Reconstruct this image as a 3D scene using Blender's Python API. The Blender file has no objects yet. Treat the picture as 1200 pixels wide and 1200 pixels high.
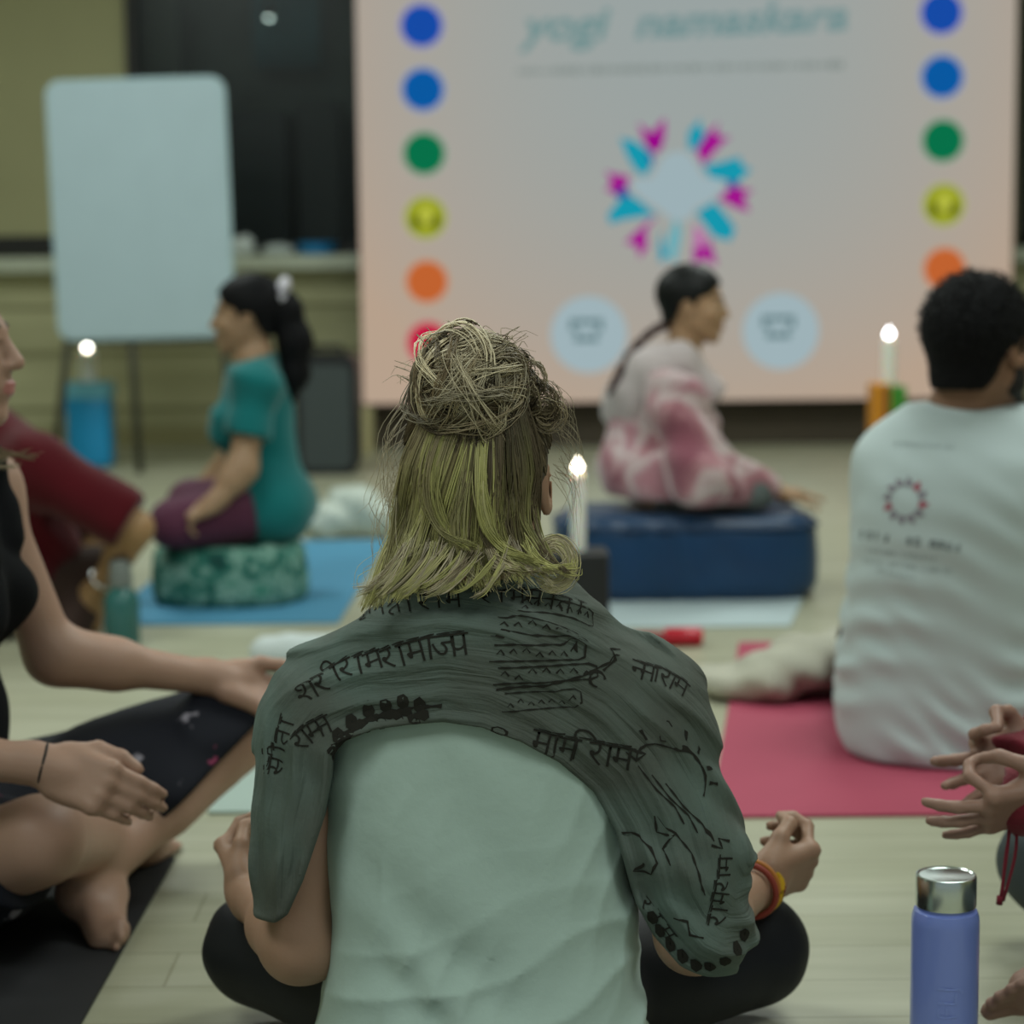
import bpy, bmesh, math, random
import numpy as np
from mathutils import Vector, Matrix
from mathutils.bvhtree import BVHTree

scene = bpy.context.scene
COL = scene.collection
PI = math.pi

# ------------------------------------------------------------------ camera
CAM_H, PITCH, ROLL, FPX = 1.0, math.radians(7.2), math.radians(-0.6), 2500.0
cam_d = bpy.data.cameras.new('camera'); cam = bpy.data.objects.new('camera', cam_d); COL.objects.link(cam)
cam_d.sensor_width = 36.0; cam_d.lens = FPX / 1200 * 36.0
cam_d.clip_start = 0.05; cam_d.clip_end = 60
CAM_R = Matrix.Rotation(PI/2 - PITCH, 3, 'X') @ Matrix.Rotation(ROLL, 3, 'Z')
cam.matrix_world = Matrix.Translation((0, 0, CAM_H)) @ CAM_R.to_4x4()
cam_d.dof.use_dof = True; cam_d.dof.focus_distance = 2.33; cam_d.dof.aperture_fstop = 3.5
scene.camera = cam

# ------------------------------------------------------------------ world, lamps, exposure
scene.view_settings.view_transform = 'Standard'; scene.view_settings.look = 'None'
scene.view_settings.gamma = 1.0; scene.view_settings.use_curve_mapping = False
scene.view_settings.exposure = 0.0
w = bpy.data.worlds.new('world'); scene.world = w; w.use_nodes = True
bgn = w.node_tree.nodes['Background']
bgn.inputs[0].default_value = (0.84, 1.0, 0.98, 1); bgn.inputs[1].default_value = 0.26
def area(name, loc, sx, sy, power, color, rot=(0, 0, 0)):
    l = bpy.data.lights.new(name, 'AREA'); l.shape = 'RECTANGLE'; l.size = sx; l.size_y = sy
    l.energy = power; l.color = color
    o = bpy.data.objects.new(name, l); o.location = loc; o.rotation_euler = rot; COL.objects.link(o); return o
LC = (0.92, 1.0, 0.95)
for (x, y, e) in ((-1.7, 0.6, 36), (1.5, 0.6, 38), (-1.8, 4.0, 46), (1.4, 4.0, 50), (-1.8, 7.4, 56), (1.5, 7.4, 52)):
    area('ceiling_lamp_light', (x, y, 3.1), 1.2, 1.2, e, LC)

# ------------------------------------------------------------------ pixel <-> place
def ray(px, py):
    return CAM_R @ Vector(((px-600)/FPX, (600-py)/FPX, -1.0))
def P(px, py, Y):
    d = ray(px, py); return Vector((0, 0, CAM_H)) + d * (Y / d.y)
def G(px, py, z=0.0):
    d = ray(px, py); return Vector((0, 0, CAM_H)) + d * ((z-CAM_H) / d.z)
V = Vector

# ------------------------------------------------------------------ tags and materials
def tag(o, label=None, cat=None, group=None, kind=None):
    if label: o['label'] = label
    if cat: o['category'] = cat
    if group: o['group'] = group
    if kind: o['kind'] = kind
    return o
def thing(name, label, cat, loc=(0, 0, 0), group=None, rz=0.0):
    o = bpy.data.objects.new(name, None); COL.objects.link(o); o.location = loc; o.rotation_euler = (0, 0, rz)
    o.empty_display_size = 0.05
    return tag(o, label, cat, group)
def srgb(r, g, b):
    f = lambda c: (c/255/12.92) if c/255 <= 0.04045 else ((c/255+0.055)/1.055)**2.4
    return (f(r), f(g), f(b))
def mat(name, col, rough=0.6, spec=0.4, metal=0.0, noise=0.0, nscale=20, bump=0.0, bscale=60, emit=None, estr=0.0,
        trans=0.0, sheen=0.0, coat=0.0, stretch=None, alpha=1.0, sss=0.0):
    m = bpy.data.materials.new(name); m.use_nodes = True; nt = m.node_tree
    b = nt.nodes['Principled BSDF']
    b.inputs['Base Color'].default_value = (*col, 1); b.inputs['Roughness'].default_value = rough
    b.inputs['Specular IOR Level'].default_value = spec; b.inputs['Metallic'].default_value = metal
    b.inputs['Transmission Weight'].default_value = trans; b.inputs['Sheen Weight'].default_value = sheen
    b.inputs['Coat Weight'].default_value = coat; b.inputs['Alpha'].default_value = alpha
    if sss:
        b.inputs['Subsurface Weight'].default_value = sss; b.inputs['Subsurface Radius'].default_value = (0.012, 0.005, 0.003)
        b.inputs['Subsurface Scale'].default_value = 1.0
    if emit:
        b.inputs['Emission Color'].default_value = (*emit, 1); b.inputs['Emission Strength'].default_value = estr
    if noise or bump:
        tc = nt.nodes.new('ShaderNodeTexCoord'); mp = nt.nodes.new('ShaderNodeMapping')
        nt.links.new(tc.outputs['Object'], mp.inputs[0])
        if stretch: mp.inputs['Scale'].default_value = stretch
        if noise:
            n = nt.nodes.new('ShaderNodeTexNoise'); n.inputs['Scale'].default_value = nscale; n.inputs['Detail'].default_value = 4
            nt.links.new(mp.outputs[0], n.inputs['Vector'])
            mx = nt.nodes.new('ShaderNodeMix'); mx.data_type = 'RGBA'
            mx.inputs[6].default_value = (*[c*(1-noise) for c in col], 1); mx.inputs[7].default_value = (*[min(1, c*(1+noise)) for c in col], 1)
            nt.links.new(n.outputs['Fac'], mx.inputs[0]); nt.links.new(mx.outputs[2], b.inputs['Base Color'])
        if bump:
            n2 = nt.nodes.new('ShaderNodeTexNoise'); n2.inputs['Scale'].default_value = bscale; n2.inputs['Detail'].default_value = 6
            nt.links.new(mp.outputs[0], n2.inputs['Vector'])
            bp = nt.nodes.new('ShaderNodeBump'); bp.inputs['Strength'].default_value = bump; bp.inputs['Distance'].default_value = 0.01
            nt.links.new(n2.outputs['Fac'], bp.inputs['Height']); nt.links.new(bp.outputs[0], b.inputs['Normal'])
    return m
def ramp_mat(name, stops, scale=12, detail=3, distortion=0.0, rough=0.8, stretch=None, kind='noise', bump=0.0, sheen=0.0):
    m = bpy.data.materials.new(name); m.use_nodes = True; nt = m.node_tree; b = nt.nodes['Principled BSDF']
    b.inputs['Roughness'].default_value = rough; b.inputs['Specular IOR Level'].default_value = 0.25; b.inputs['Sheen Weight'].default_value = sheen
    tc = nt.nodes.new('ShaderNodeTexCoord'); mp = nt.nodes.new('ShaderNodeMapping'); nt.links.new(tc.outputs['Object'], mp.inputs[0])
    if stretch: mp.inputs['Scale'].default_value = stretch
    if kind == 'noise':
        n = nt.nodes.new('ShaderNodeTexNoise'); n.inputs['Scale'].default_value = scale; n.inputs['Detail'].default_value = detail
        n.inputs['Distortion'].default_value = distortion; out = n.outputs['Fac']
    elif kind == 'voronoi':
        n = nt.nodes.new('ShaderNodeTexVoronoi'); n.inputs['Scale'].default_value = scale; out = n.outputs['Distance']
    else:
        n = nt.nodes.new('ShaderNodeTexWave'); n.inputs['Scale'].default_value = scale; n.inputs['Distortion'].default_value = distortion
        n.inputs['Detail'].default_value = detail; out = n.outputs['Fac']
    nt.links.new(mp.outputs[0], n.inputs['Vector'])
    r = nt.nodes.new('ShaderNodeValToRGB')
    while len(r.color_ramp.elements) < len(stops): r.color_ramp.elements.new(0.5)
    for e, (p, c) in zip(r.color_ramp.elements, stops): e.position = p; e.color = (*c, 1)
    nt.links.new(out, r.inputs[0]); nt.links.new(r.outputs[0], b.inputs['Base Color'])
    if bump:
        bp = nt.nodes.new('ShaderNodeBump'); bp.inputs['Strength'].default_value = bump; bp.inputs['Distance'].default_value = 0.01
        nt.links.new(out, bp.inputs['Height']); nt.links.new(bp.outputs[0], b.inputs['Normal'])
    return m
def emis(name, col, s=1.0):
    m = bpy.data.materials.new(name); m.use_nodes = True; nt = m.node_tree; nt.nodes.clear()
    e = nt.nodes.new('ShaderNodeEmission'); o = nt.nodes.new('ShaderNodeOutputMaterial')
    e.inputs[0].default_value = (*col, 1); e.inputs[1].default_value = s; nt.links.new(e.outputs[0], o.inputs[0]); return m

# ------------------------------------------------------------------ mesh helpers
def base_of(o):
    v = V((0, 0, 0))
    while o is not None: v = v+o.location; o = o.parent
    return v
def link(name, me, mats, parent=None, smooth=False):
    if not isinstance(mats, (list, tuple)): mats = [mats]
    for m in mats: me.materials.append(m)
    o = bpy.data.objects.new(name, me); COL.objects.link(o)
    if parent is not None: o.parent = parent
    if smooth: me.polygons.foreach_set('use_smooth', [True]*len(me.polygons))
    return o
class MB:
    """collects shapes (local coordinates) into one mesh"""
    def __init__(s): s.bm = bmesh.new(); s.mi = 0
    def _set(s, faces):
        for f in faces: f.material_index = s.mi
    def box(s, c, d, bevel=0.0, rot=None, seg=2):
        r = bmesh.ops.create_cube(s.bm, size=1.0); vs = r['verts']
        M = Matrix.Translation(c) @ (rot.to_4x4() if rot else Matrix()) @ Matrix.Diagonal((*d, 1))
        bmesh.ops.transform(s.bm, matrix=M, verts=vs)
        fs = list({f for v in vs for f in v.link_faces})
        if bevel:
            es = list({e for v in vs for e in v.link_edges})
            q = bmesh.ops.bevel(s.bm, geom=es, offset=bevel, segments=seg, profile=0.5, affect='EDGES'); fs = [f for f in fs if f.is_valid] + q['faces']
        s._set(fs); return s
    def lathe(s, prof, seg=32, c=(0, 0, 0), rot=None):
        rings = []
        M = Matrix.Translation(c) @ (rot.to_4x4() if rot else Matrix())
        for (r, z) in prof:
            if r < 1e-6: rings.append([s.bm.verts.new(M @ V((0, 0, z)))])
            else: rings.append([s.bm.verts.new(M @ V((r*math.cos(2*PI*i/seg), r*math.sin(2*PI*i/seg), z))) for i in range(seg)])
        fs = []
        for a, b in zip(rings, rings[1:]):
            for i in range(seg):
                j = (i+1) % seg
                q = [a[i % len(a)], a[j % len(a)], b[j % len(b)], b[i % len(b)]]
                u = []
                for v in q:
                    if v not in u: u.append(v)
                if len(u) > 2:
                    try: fs.append(s.bm.faces.new(u))
                    except ValueError: pass
        s._set(fs); return s
    def tube(s, pts, r, seg=8, closed=False, r1=None):
        pts = [V(p) for p in pts]; n = len(pts); rings = []
        up = V((0.13, 0.21, 0.97))
        for i, p in enumerate(pts):
            t = (pts[(i+1) % n] - pts[i-1]) if closed else (pts[min(i+1, n-1)] - pts[max(i-1, 0)])
            t.normalize(); a = t.cross(up)
            if a.length < 0.1: a = t.cross(V((1, 0, 0)))
            a.normalize(); b = t.cross(a)
            rr = r if r1 is None else r + (r1-r)*i/(n-1)
            rings.append([s.bm.verts.new(p + a*rr*math.cos(2*PI*k/seg) + b*rr*math.sin(2*PI*k/seg)) for k in range(seg)])
        fs = []
        for i in range(n if closed else n-1):
            A, B = rings[i], rings[(i+1) % n]
            for k in range(seg): fs.append(s.bm.faces.new((A[k], A[(k+1) % seg], B[(k+1) % seg], B[k])))
        if not closed: fs.append(s.bm.faces.new(rings[0][::-1])); fs.append(s.bm.faces.new(rings[-1]))
        s._set(fs); return s
    def prism(s, poly, d0, d1, axes=None):
        """poly in the (a,b) plane, extruded along the third axis from d0 to d1"""
        A, B, C = axes or (V((1, 0, 0)), V((0, 0, 1)), V((0, 1, 0)))
        l0 = [s.bm.verts.new(A*p[0]+B*p[1]+C*d0) for p in poly]; l1 = [s.bm.verts.new(A*p[0]+B*p[1]+C*d1) for p in poly]
        n = len(poly); fs = [s.bm.faces.new(l0), s.bm.faces.new(l1[::-1])]
        for i in range(n): fs.append(s.bm.faces.new((l0[i], l0[(i+1) % n], l1[(i+1) % n], l1[i])))
        s._set(fs); return s
    def grid(s, fn, nu, nv):
        vs = [[s.bm.verts.new(fn(i/nu, j/nv)) for j in range(nv+1)] for i in range(nu+1)]
        s._set([s.bm.faces.new((vs[i][j], vs[i+1][j], vs[i+1][j+1], vs[i][j+1])) for i in range(nu) for j in range(nv)]); return s
    def build(s, name, m, parent=None, smooth=False, angle=None, world=False):
        if world and parent is not None: bmesh.ops.translate(s.bm, vec=-base_of(parent), verts=s.bm.verts[:])
        bmesh.ops.recalc_face_normals(s.bm, faces=s.bm.faces[:])
        me = bpy.data.meshes.new(name); s.bm.to_mesh(me); s.bm.free()
        o = link(name, me, m, parent, smooth)
        if smooth and angle: me.set_sharp_from_angle(angle=math.radians(angle))
        return o
def round_rect(x0, z0, x1, z1, r, n=8):
    out = []
    for (cx, cz, a0) in ((x1-r, z0+r, -90), (x1-r, z1-r, 0), (x0+r, z1-r, 90), (x0+r, z0+r, 180)):
        for i in range(n+1):
            a = math.radians(a0 + 90*i/n); out.append((cx+r*math.cos(a), cz+r*math.sin(a)))
    return out

# ------------------------------------------------------------------ smooth solids (signed distances meshed by surface nets)
def arr(v): return np.array(v, dtype=np.float32)
def smin(a, b, k):
    if k <= 0: return np.minimum(a, b)
    h = np.maximum(k-np.abs(a-b), 0)/k
    return np.minimum(a, b) - h*h*k*0.25
def smax(a, b, k): return -smin(-a, -b, k)
def frame(fwd, up):
    """columns: right, forward, up"""
    f = V(fwd).normalized(); r = f.cross(V(up)).normalized(); u = r.cross(f)
    return Matrix((r, f, u)).transposed()
class Solid:
    def __init__(s, k=0.03): s.p = []; s.k = k; s.post = []
    def _add(s, kind, data, k, op, cen, rad): s.p.append((kind, data, s.k if k is None else k, op, arr(cen), rad)); return s
    def rc(s, a, b, ra, rb, k=None, op='u'):
        a = V(a); b = V(b); return s._add('rc', (arr(a), arr(b), ra, rb), k, op, (a+b)/2, (a-b).length/2+max(ra, rb))
    def chain(s, pts, rs, k=None):
        for i in range(len(pts)-1): s.rc(pts[i], pts[i+1], rs[i], rs[i+1], k)
        return s
    def cc(s, a, b, ra, rb, k=None, op='u'):
        a = V(a); b = V(b); return s._add('cc', (arr(a), arr(b), ra, rb), k, op, (a+b)/2, (a-b).length/2+max(ra, rb)*1.2)
    def el(s, c, r, R=None, k=None, op='u'):
        R = R or Matrix.Identity(3)
        return s._add('el', (arr(c), arr(r), np.array(R, dtype=np.float32)), k, op, c, max(r))
    def bx(s, c, h, rr, R=None, k=None, op='u'):
        R = R or Matrix.Identity(3)
        return s._add('bx', (arr(c), arr(h), rr, np.array(R, dtype=np.float32)), k, op, c, V(h).length)
    def stk(s, rows, n=2.0, k=None, op='u'):
        """rows: (z, cx, cy, rx, ry) bottom to top"""
        A = np.array(rows, dtype=np.float32); A = A[np.argsort(A[:, 0])]; zz = np.linspace(A[0, 0], A[-1, 0], 61); B_ = np.stack([zz]+[np.interp(zz, A[:, 0], A[:, j]) for j in range(1, 5)], 1)
        ke = np.exp(-(np.arange(-6, 7)/3.0)**2); ke /= ke.sum()
        for j in range(1, 5): B_[:, j] = np.convolve(np.pad(B_[:, j], 6, mode='edge'), ke, mode='valid')
        A = B_.astype(np.float32); c = (A[0, 1:3].tolist()+[float(A[0, 0])]); c2 = (A[-1, 1:3].tolist()+[float(A[-1, 0])])
        cc = (V(c)+V(c2))/2
        return s._add('stk', (A, n), k, op, cc, (V(c)-V(c2)).length/2 + float(A[:, 3:].max())*1.1)
    def ev(s, X, idx=None):
        d = np.full(len(X), 9.0, np.float32)
        for i in (range(len(s.p)) if idx is None else idx):
            kind, D, k, op, _, _ = s.p[i]
            if kind == 'rc':
                a, b, ra, rb = D; ba = b-a; pa = X-a; t = np.clip(pa@ba/max(float(ba@ba), 1e-9), 0, 1)
                e = np.linalg.norm(pa-t[:, None]*ba, axis=1)-(ra+(rb-ra)*t)
            elif kind == 'cc':
                a, b, ra, rb = D; ba = b-a; L = float(np.linalg.norm(ba)); u = ba/L; pa = X-a; t = pa@u
                q = np.linalg.norm(pa-t[:, None]*u, axis=1)-(ra+(rb-ra)*np.clip(t/L, 0, 1)); e = np.maximum(q, np.maximum(-t, t-L))
            elif kind == 'el':
                c, r, R = D; q = (X-c)@R; k0 = np.linalg.norm(q/r, axis=1); k1 = np.linalg.norm(q/(r*r), axis=1)
                e = k0*(k0-1)/np.maximum(k1, 1e-6)
            elif kind == 'bx':
                c, h, rr, R = D; q = np.abs((X-c)@R)-(h-rr)
                e = np.linalg.norm(np.maximum(q, 0), axis=1)+np.minimum(q.max(axis=1), 0)-rr
            else:
                A, n = D; z = X[:, 2]; f = [np.interp(z, A[:, 0], A[:, j]) for j in (1, 2, 3, 4)]
                qx = np.abs(X[:, 0]-f[0])/f[2]; qy = np.abs(X[:, 1]-f[1])/f[3]
                k0 = (qx**n+qy**n)**(1/n); e = (k0-1)*np.minimum(f[2], f[3])
                e = np.maximum(e, np.maximum(A[0, 0]-z, z-A[-1, 0]))
            d = smin(d, e, k) if op == 'u' else smax(d, -e, k)
        for fn in s.post: d = fn(X, d)
        return d.astype(np.float32)
    def bounds(s):
        lo = np.min([p[4]-p[5] for p in s.p if p[3] == 'u'], axis=0); hi = np.max([p[4]+p[5] for p in s.p if p[3] == 'u'], axis=0); return lo, hi
    def mesh(s, vox, B=20, clip=None):
        lo, hi = s.bounds()
        if clip: lo = np.maximum(lo, clip[0]); hi = np.minimum(hi, clip[1])
        lo = lo-3*vox; nb = np.ceil((hi+3*vox-lo)/(vox*B)).astype(int); N = nb*B
        F = np.full(tuple(N), 1.0, np.float32)
        bi = np.stack(np.meshgrid(*[np.arange(n) for n in nb], indexing='ij'), -1).reshape(-1, 3)
        cen = (lo+(bi+0.5)*B*vox).astype(np.float32); dc = s.ev(cen); half = B*vox*0.5*1.733
        g = np.stack(np.meshgrid(*[np.arange(B)]*3, indexing='ij'), -1).reshape(-1, 3).astype(np.float32)*vox
        pc = np.array([p[4] for p in s.p]); pr = np.array([p[5] for p in s.p])
        for b, c, d in zip(bi, cen, dc):
            sl = tuple(slice(i*B, (i+1)*B) for i in b)
            if abs(d) > half*1.6+0.03:
                F[sl] = 1.0 if d > 0 else -1.0; continue
            idx = np.nonzero(np.linalg.norm(pc-c, axis=1)-pr < half+0.1)[0]
            if len(idx) == 0: continue
            X = (lo+b*B*vox).astype(np.float32)+g
            F[sl] = s.ev(X, idx).reshape(B, B, B)
        return surface_nets(F, lo, vox)
def surface_nets(F, lo, vox):
    S = F < 0; n = np.array(F.shape)
    c = np.zeros(n-1, np.int8)
    for dx in (0, 1):
        for dy in (0, 1):
            for dz in (0, 1): c += S[dx:n[0]-1+dx, dy:n[1]-1+dy, dz:n[2]-1+dz]
    act = np.argwhere((c > 0) & (c < 8)); ids = np.full(tuple(n-1), -1, np.int32)
    ids[act[:, 0], act[:, 1], act[:, 2]] = np.arange(len(act))
    acc = np.zeros((len(act), 3)); cnt = np.zeros(len(act))
    cor = [(0, 0, 0), (1, 0, 0), (0, 1, 0), (1, 1, 0), (0, 0, 1), (1, 0, 1), (0, 1, 1), (1, 1, 1)]
    for a in range(8):
        for ax in range(3):
            if cor[a][ax]: continue
            o = np.array(cor[a]); o2 = o.copy(); o2[ax] = 1
            i0 = act+o; i1 = act+o2; f0 = F[i0[:, 0], i0[:, 1], i0[:, 2]]; f1 = F[i1[:, 0], i1[:, 1], i1[:, 2]]
            m = (f0 < 0) != (f1 < 0); t = np.where(m, f0/np.where(m, f0-f1, 1), 0)
            p = np.tile(o.astype(float), (len(act), 1)); p[:, ax] += t; acc[m] += p[m]; cnt[m] += 1
    vs = lo+(act+acc/cnt[:, None])*vox
    qs = []
    for ax in range(3):
        a1, a2 = (ax+1) % 3, (ax+2) % 3
        s0 = [slice(None)]*3; s1 = [slice(None)]*3; s0[ax] = slice(0, -1); s1[ax] = slice(1, None)
        A, Bv = S[tuple(s0)], S[tuple(s1)]; e = np.argwhere(A != Bv)
        e = e[(e[:, a1] > 0) & (e[:, a2] > 0) & (e[:, a1] < n[a1]-1) & (e[:, a2] < n[a2]-1)]
        inside = A[e[:, 0], e[:, 1], e[:, 2]]
        q = []
        for (u, v) in ((-1, -1), (0, -1), (0, 0), (-1, 0)):
            k = e.copy(); k[:, a1] += u; k[:, a2] += v; q.append(ids[k[:, 0], k[:, 1], k[:, 2]])
        q = np.stack(q, 1); q[~inside] = q[~inside][:, ::-1]; qs.append(q)
    qs = np.concatenate(qs); qs = qs[(qs >= 0).all(axis=1)]
    return vs, qs
def np_mesh(name, vs, qs, smooth=True):
    me = bpy.data.meshes.new(name); k = qs.shape[1]
    me.vertices.add(len(vs)); me.vertices.foreach_set('co', np.asarray(vs, np.float32).ravel())
    me.loops.add(qs.size); me.loops.foreach_set('vertex_index', qs.astype(np.int32).ravel())
    me.polygons.add(len(qs)); me.polygons.foreach_set('loop_start', np.arange(0, qs.size, k, dtype=np.int32))
    me.polygons.foreach_set('use_smooth', np.full(len(qs), smooth)); me.update(calc_edges=True); return me
def solid(name, S, vox, mats, parent=None, index=None, clip=None):
    """index(centres) -> material index per face; meshes are stored relative to the parent's place"""
    vs, qs = S.mesh(vox, clip=clip)
    mi = index(vs[qs].mean(axis=1)) if index else None
    if parent is not None: vs = vs-np.array(base_of(parent))
    me = np_mesh(name, vs, qs)
    o = link(name, me, mats, parent)
    if mi is not None: me.polygons.foreach_set('material_index', np.asarray(mi, np.int32)); me.update()
    return o
def poly_sd(pts):
    A = np.array(pts, np.float32)
    def f(x, y):
        d = np.full(len(x), 1e9, np.float32); s = np.ones(len(x), np.float32); n = len(A)
        for i in range(n):
            a, b = A[i], A[i-1]; ex, ey = b-a; wx, wy = x-a[0], y-a[1]
            t = np.clip((wx*ex+wy*ey)/max(ex*ex+ey*ey, 1e-12), 0, 1); d = np.minimum(d, (wx-ex*t)**2+(wy-ey*t)**2)
            c1 = y >= a[1]; c2 = y < b[1]; c3 = ex*wy > ey*wx
            s = np.where((c1 & c2 & c3) | (~c1 & ~c2 & ~c3), -s, s)
        return s*np.sqrt(d)
    return f
def folds(axis, wl, amp, seed=0, warp=1.2, sharp=False, bend=3.0):
    """cloth folds: ridges across `axis`, wandering"""
    r = np.random.RandomState(seed); ax = arr(V(axis).normalized()); D = r.normal(size=(5, 3)).astype(np.float32); ph = r.rand(6)*6.28
    def f(X):
        q = X@ax*(2*PI/wl)
        for i in range(3): q = q + warp*np.sin(X@D[i]*bend*(1.6**i)*1.6+ph[i])/(1.25**i)
        m = 0.55+0.45*np.sin(X@D[3]*bend*2.2+ph[3])
        v = np.sin(q)
        if sharp: v = 1-2*np.abs(np.sin(q*0.5))**0.7
        return amp*m*v
    return f
# ------------------------------------------------------------------ people: heads, hands, feet, limbs
def loc_fn(c, R, sc):
    """local point of a head/hand frame -> place"""
    return lambda x, y, z: V(c) + R @ (V((x, y, z))*sc)
def head_prims(S, c, R, sc=1.0, beard=0.0):
    L = loc_fn(c, R, sc)
    def el(p, r, k, op='u'): S.el(L(*p), [x*sc for x in r], R, k*sc, op)
    def rc(a, b, ra, rb, k): S.rc(L(*a), L(*b), ra*sc, rb*sc, k*sc)
    el((0, -.012, .032), (.074, .094, .084), .03)
    el((0, .030, -.03), (.060, .060, .082), .03)
    for s in (-1, 1):
        rc((s*.050, .004, -.050), (s*.016, .066, -.095), .017, .014, .02)
        el((s*.040, .060, -.026), (.026, .024, .024), .02)
    el((0, .070, -.100), (.019, .015, .015), .02)
    rc((-.034, .079, .020), (.034, .079, .020), .011, .011, .012)
    for s in (-1, 1): el((s*.031, .095, .004), (.016, .015, .012), .012, 's')
    for s in (-1, 1): el((s*.031, .076, .003), (.0125, .012, .0125), .003)
    for s in (-1, 1): rc((s*.018, .088, .009), (s*.043, .079, .008), .0042, .004, .004)
    rc((0, .086, .012), (0, .106, -.027), .007, .0115, .012)
    for s in (-1, 1): el((s*.0115, .097, -.031), (.0078, .009, .0068), .006)
    el((0, .083, -.060), (.030, .012, .022), .015)
    el((0, .094, -.0575), (.022, .0075, .0052), .004)
    el((0, .0925, -.0675), (.019, .008, .0062), .004)
    for s in (-1, 1):
        Re = R @ Matrix.Rotation(s*-.35, 3, 'Z') @ Matrix.Rotation(.2, 3, 'X')
        S.el(L(s*.078, -.010, -.004), [.007*sc, .019*sc, .032*sc], Re, .006*sc)
        S.el(L(s*.084, -.006, -.002), [.006*sc, .011*sc, .020*sc], Re, .004*sc, 's')
def face_index(c, R, sc):
    Ri = np.array(R.transposed(), np.float32); c = arr(c)
    def f(X):
        q = (X-c)@Ri.T/sc; ax = np.abs(q[:, 0]); m = np.zeros(len(X), int)
        lip = ((ax/.024)**2+((q[:, 2]+.0625)/.0115)**2 < 1) & (q[:, 1] > .087); m[lip] = 1
        ball = (np.linalg.norm((np.stack([ax, q[:, 1], q[:, 2]], 1)-arr((.031, .076, .003)))/arr((.0132, .0132, .0095)), axis=1) < 1) & (q[:, 1] > .078)
        m[ball] = 2
        m[ball & (((ax-.031)/.0065)**2+((q[:, 2]-.003)/.0075)**2 < 1)] = 3
        brow = (np.abs(q[:, 2]-.028+.25*np.maximum(ax-.035, 0)) < .0048) & (ax > .012) & (ax < .052) & (q[:, 1] > .06); m[brow] = 3
        return m
    return f
HAIR_SIDE = [(-.3, .3), (.3, .3), (.3, .072), (.078, .066), (.055, .035), (.020, .022), (.012, -.022), (-.008, -.005), (-.030, -.022), (-.040, -.062), (-.070, -.088), (-.3, -.088)]
def hair_cap(c, R, sc=1.0, thick=.010, poly=HAIR_SIDE, streak=.0022, seed=1, back=0.0):
    S = Solid(.02*sc); L = loc_fn(c, R, sc)
    S.el(L(0, -.014-back/2, .034), [(.074+thick)*sc, (.096+thick+back/2)*sc, (.084+thick)*sc], R)
    S.el(L(0, -.045, -.045), [(.052+thick)*sc, (.040+thick)*sc, (.045+thick)*sc], R)
    f = poly_sd(poly); Ri = np.array(R.transposed(), np.float32); cc = arr(c)
    fo = folds(R @ V((1, .15, .2)), .011*sc, streak, seed, 1.5)
    S.post.append(lambda X, d: smax(d+fo(X), f(((X-cc)@Ri.T)[:, 1]/sc, ((X-cc)@Ri.T)[:, 2]/sc)*sc, .006))
    return S
def hand_prims(S, w, d, n, thumb, side, curls=None, spread=.10, sc=1.0, grow=0.0, tip=None):
    """w wrist, d finger direction, n the way the palm faces; side +1 right hand, -1 left; curls: 4 x 3 bends; thumb: 3 local bends (t, d, n)"""
    d = V(d).normalized(); n = V(n); n = (n-d*n.dot(d)).normalized(); t = d.cross(n)*side; w = V(w)
    R = Matrix((t, d, n)).transposed(); L = lambda a, b, c: w+(t*a+d*b+n*c)*sc
    S.rc(L(0, -.02, 0), L(0, .02, 0), .024*sc, .025*sc, .02)
    S.bx(L(.001, .050, 0), [.039*sc, .044*sc, .0135*sc], .012*sc, R, .014*sc)
    S.el(L(.022, .030, .010), [.018*sc, .030*sc, .014*sc], R, .012*sc)
    S.el(L(-.024, .034, .008), [.014*sc, .032*sc, .012*sc], R, .012*sc)
    curls = curls or [(.35, .4, .3)]*4
    roots = (.029, .0095, -.0105, -.029); lens = (.073, .080, .074, .058); yy = (.089, .092, .089, .083); tips = []
    for i in range(4):
        a0 = (1.2-i)*spread*.8; p = L(roots[i], yy[i]-.010, 0); fd = (d*math.cos(a0)+t*math.sin(a0)); ang = 0.0; r = (.0092, .0086, .0080, .0070) if i < 3 else (.0082, .0076, .007, .0062)
        S.el(L(roots[i], yy[i]-.004, -.004), [.0105*sc]*3, R, .006*sc)
        for j, (fr, cu) in enumerate(zip((.46, .30, .24), curls[i])):
            ang += cu; v = fd*math.cos(ang)+n*math.sin(ang); q = p+v*(lens[i]*fr+(.010 if j == 0 else 0))*sc
            S.rc(p, q, r[j]*sc, r[j+1]*sc, .0035*sc if j else .006*sc); p = q
        tips.append(p)
    p = L(.022, .016, .006); rr = (.0150, .0110, .0098, .0082); target = tips[tip] if tip is not None else None
    for j, (ln, v) in enumerate(zip((.042, .034, .027), thumb)):
        v = (t*v[0]+d*v[1]+n*v[2]).normalized(); q = p+v*ln*sc
        if target is not None and j == 2: q = target+(p-target).normalized()*.010*sc
        if target is not None and j == 1: q = p*.45+target*.55+(q-(p+target)/2)*.6
        S.rc(p, q, rr[j]*sc, rr[j+1]*sc, (.010, .005, .005)[j]*sc); p = q
    return tips
TH_OPEN = ((.75, .6, .25), (.45, .85, .15), (.3, .95, .1))
TH_SIDE = ((.45, .8, .45), (.15, .95, .2), (0, 1, .1))
MUDRA = [(.75, 1.0, .7), (.25, .35, .25), (.2, .3, .25), (.2, .25, .2)]
RELAX = [(.55, .75, .45), (.6, .8, .5), (.65, .85, .5), (.7, .85, .5)]
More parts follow.
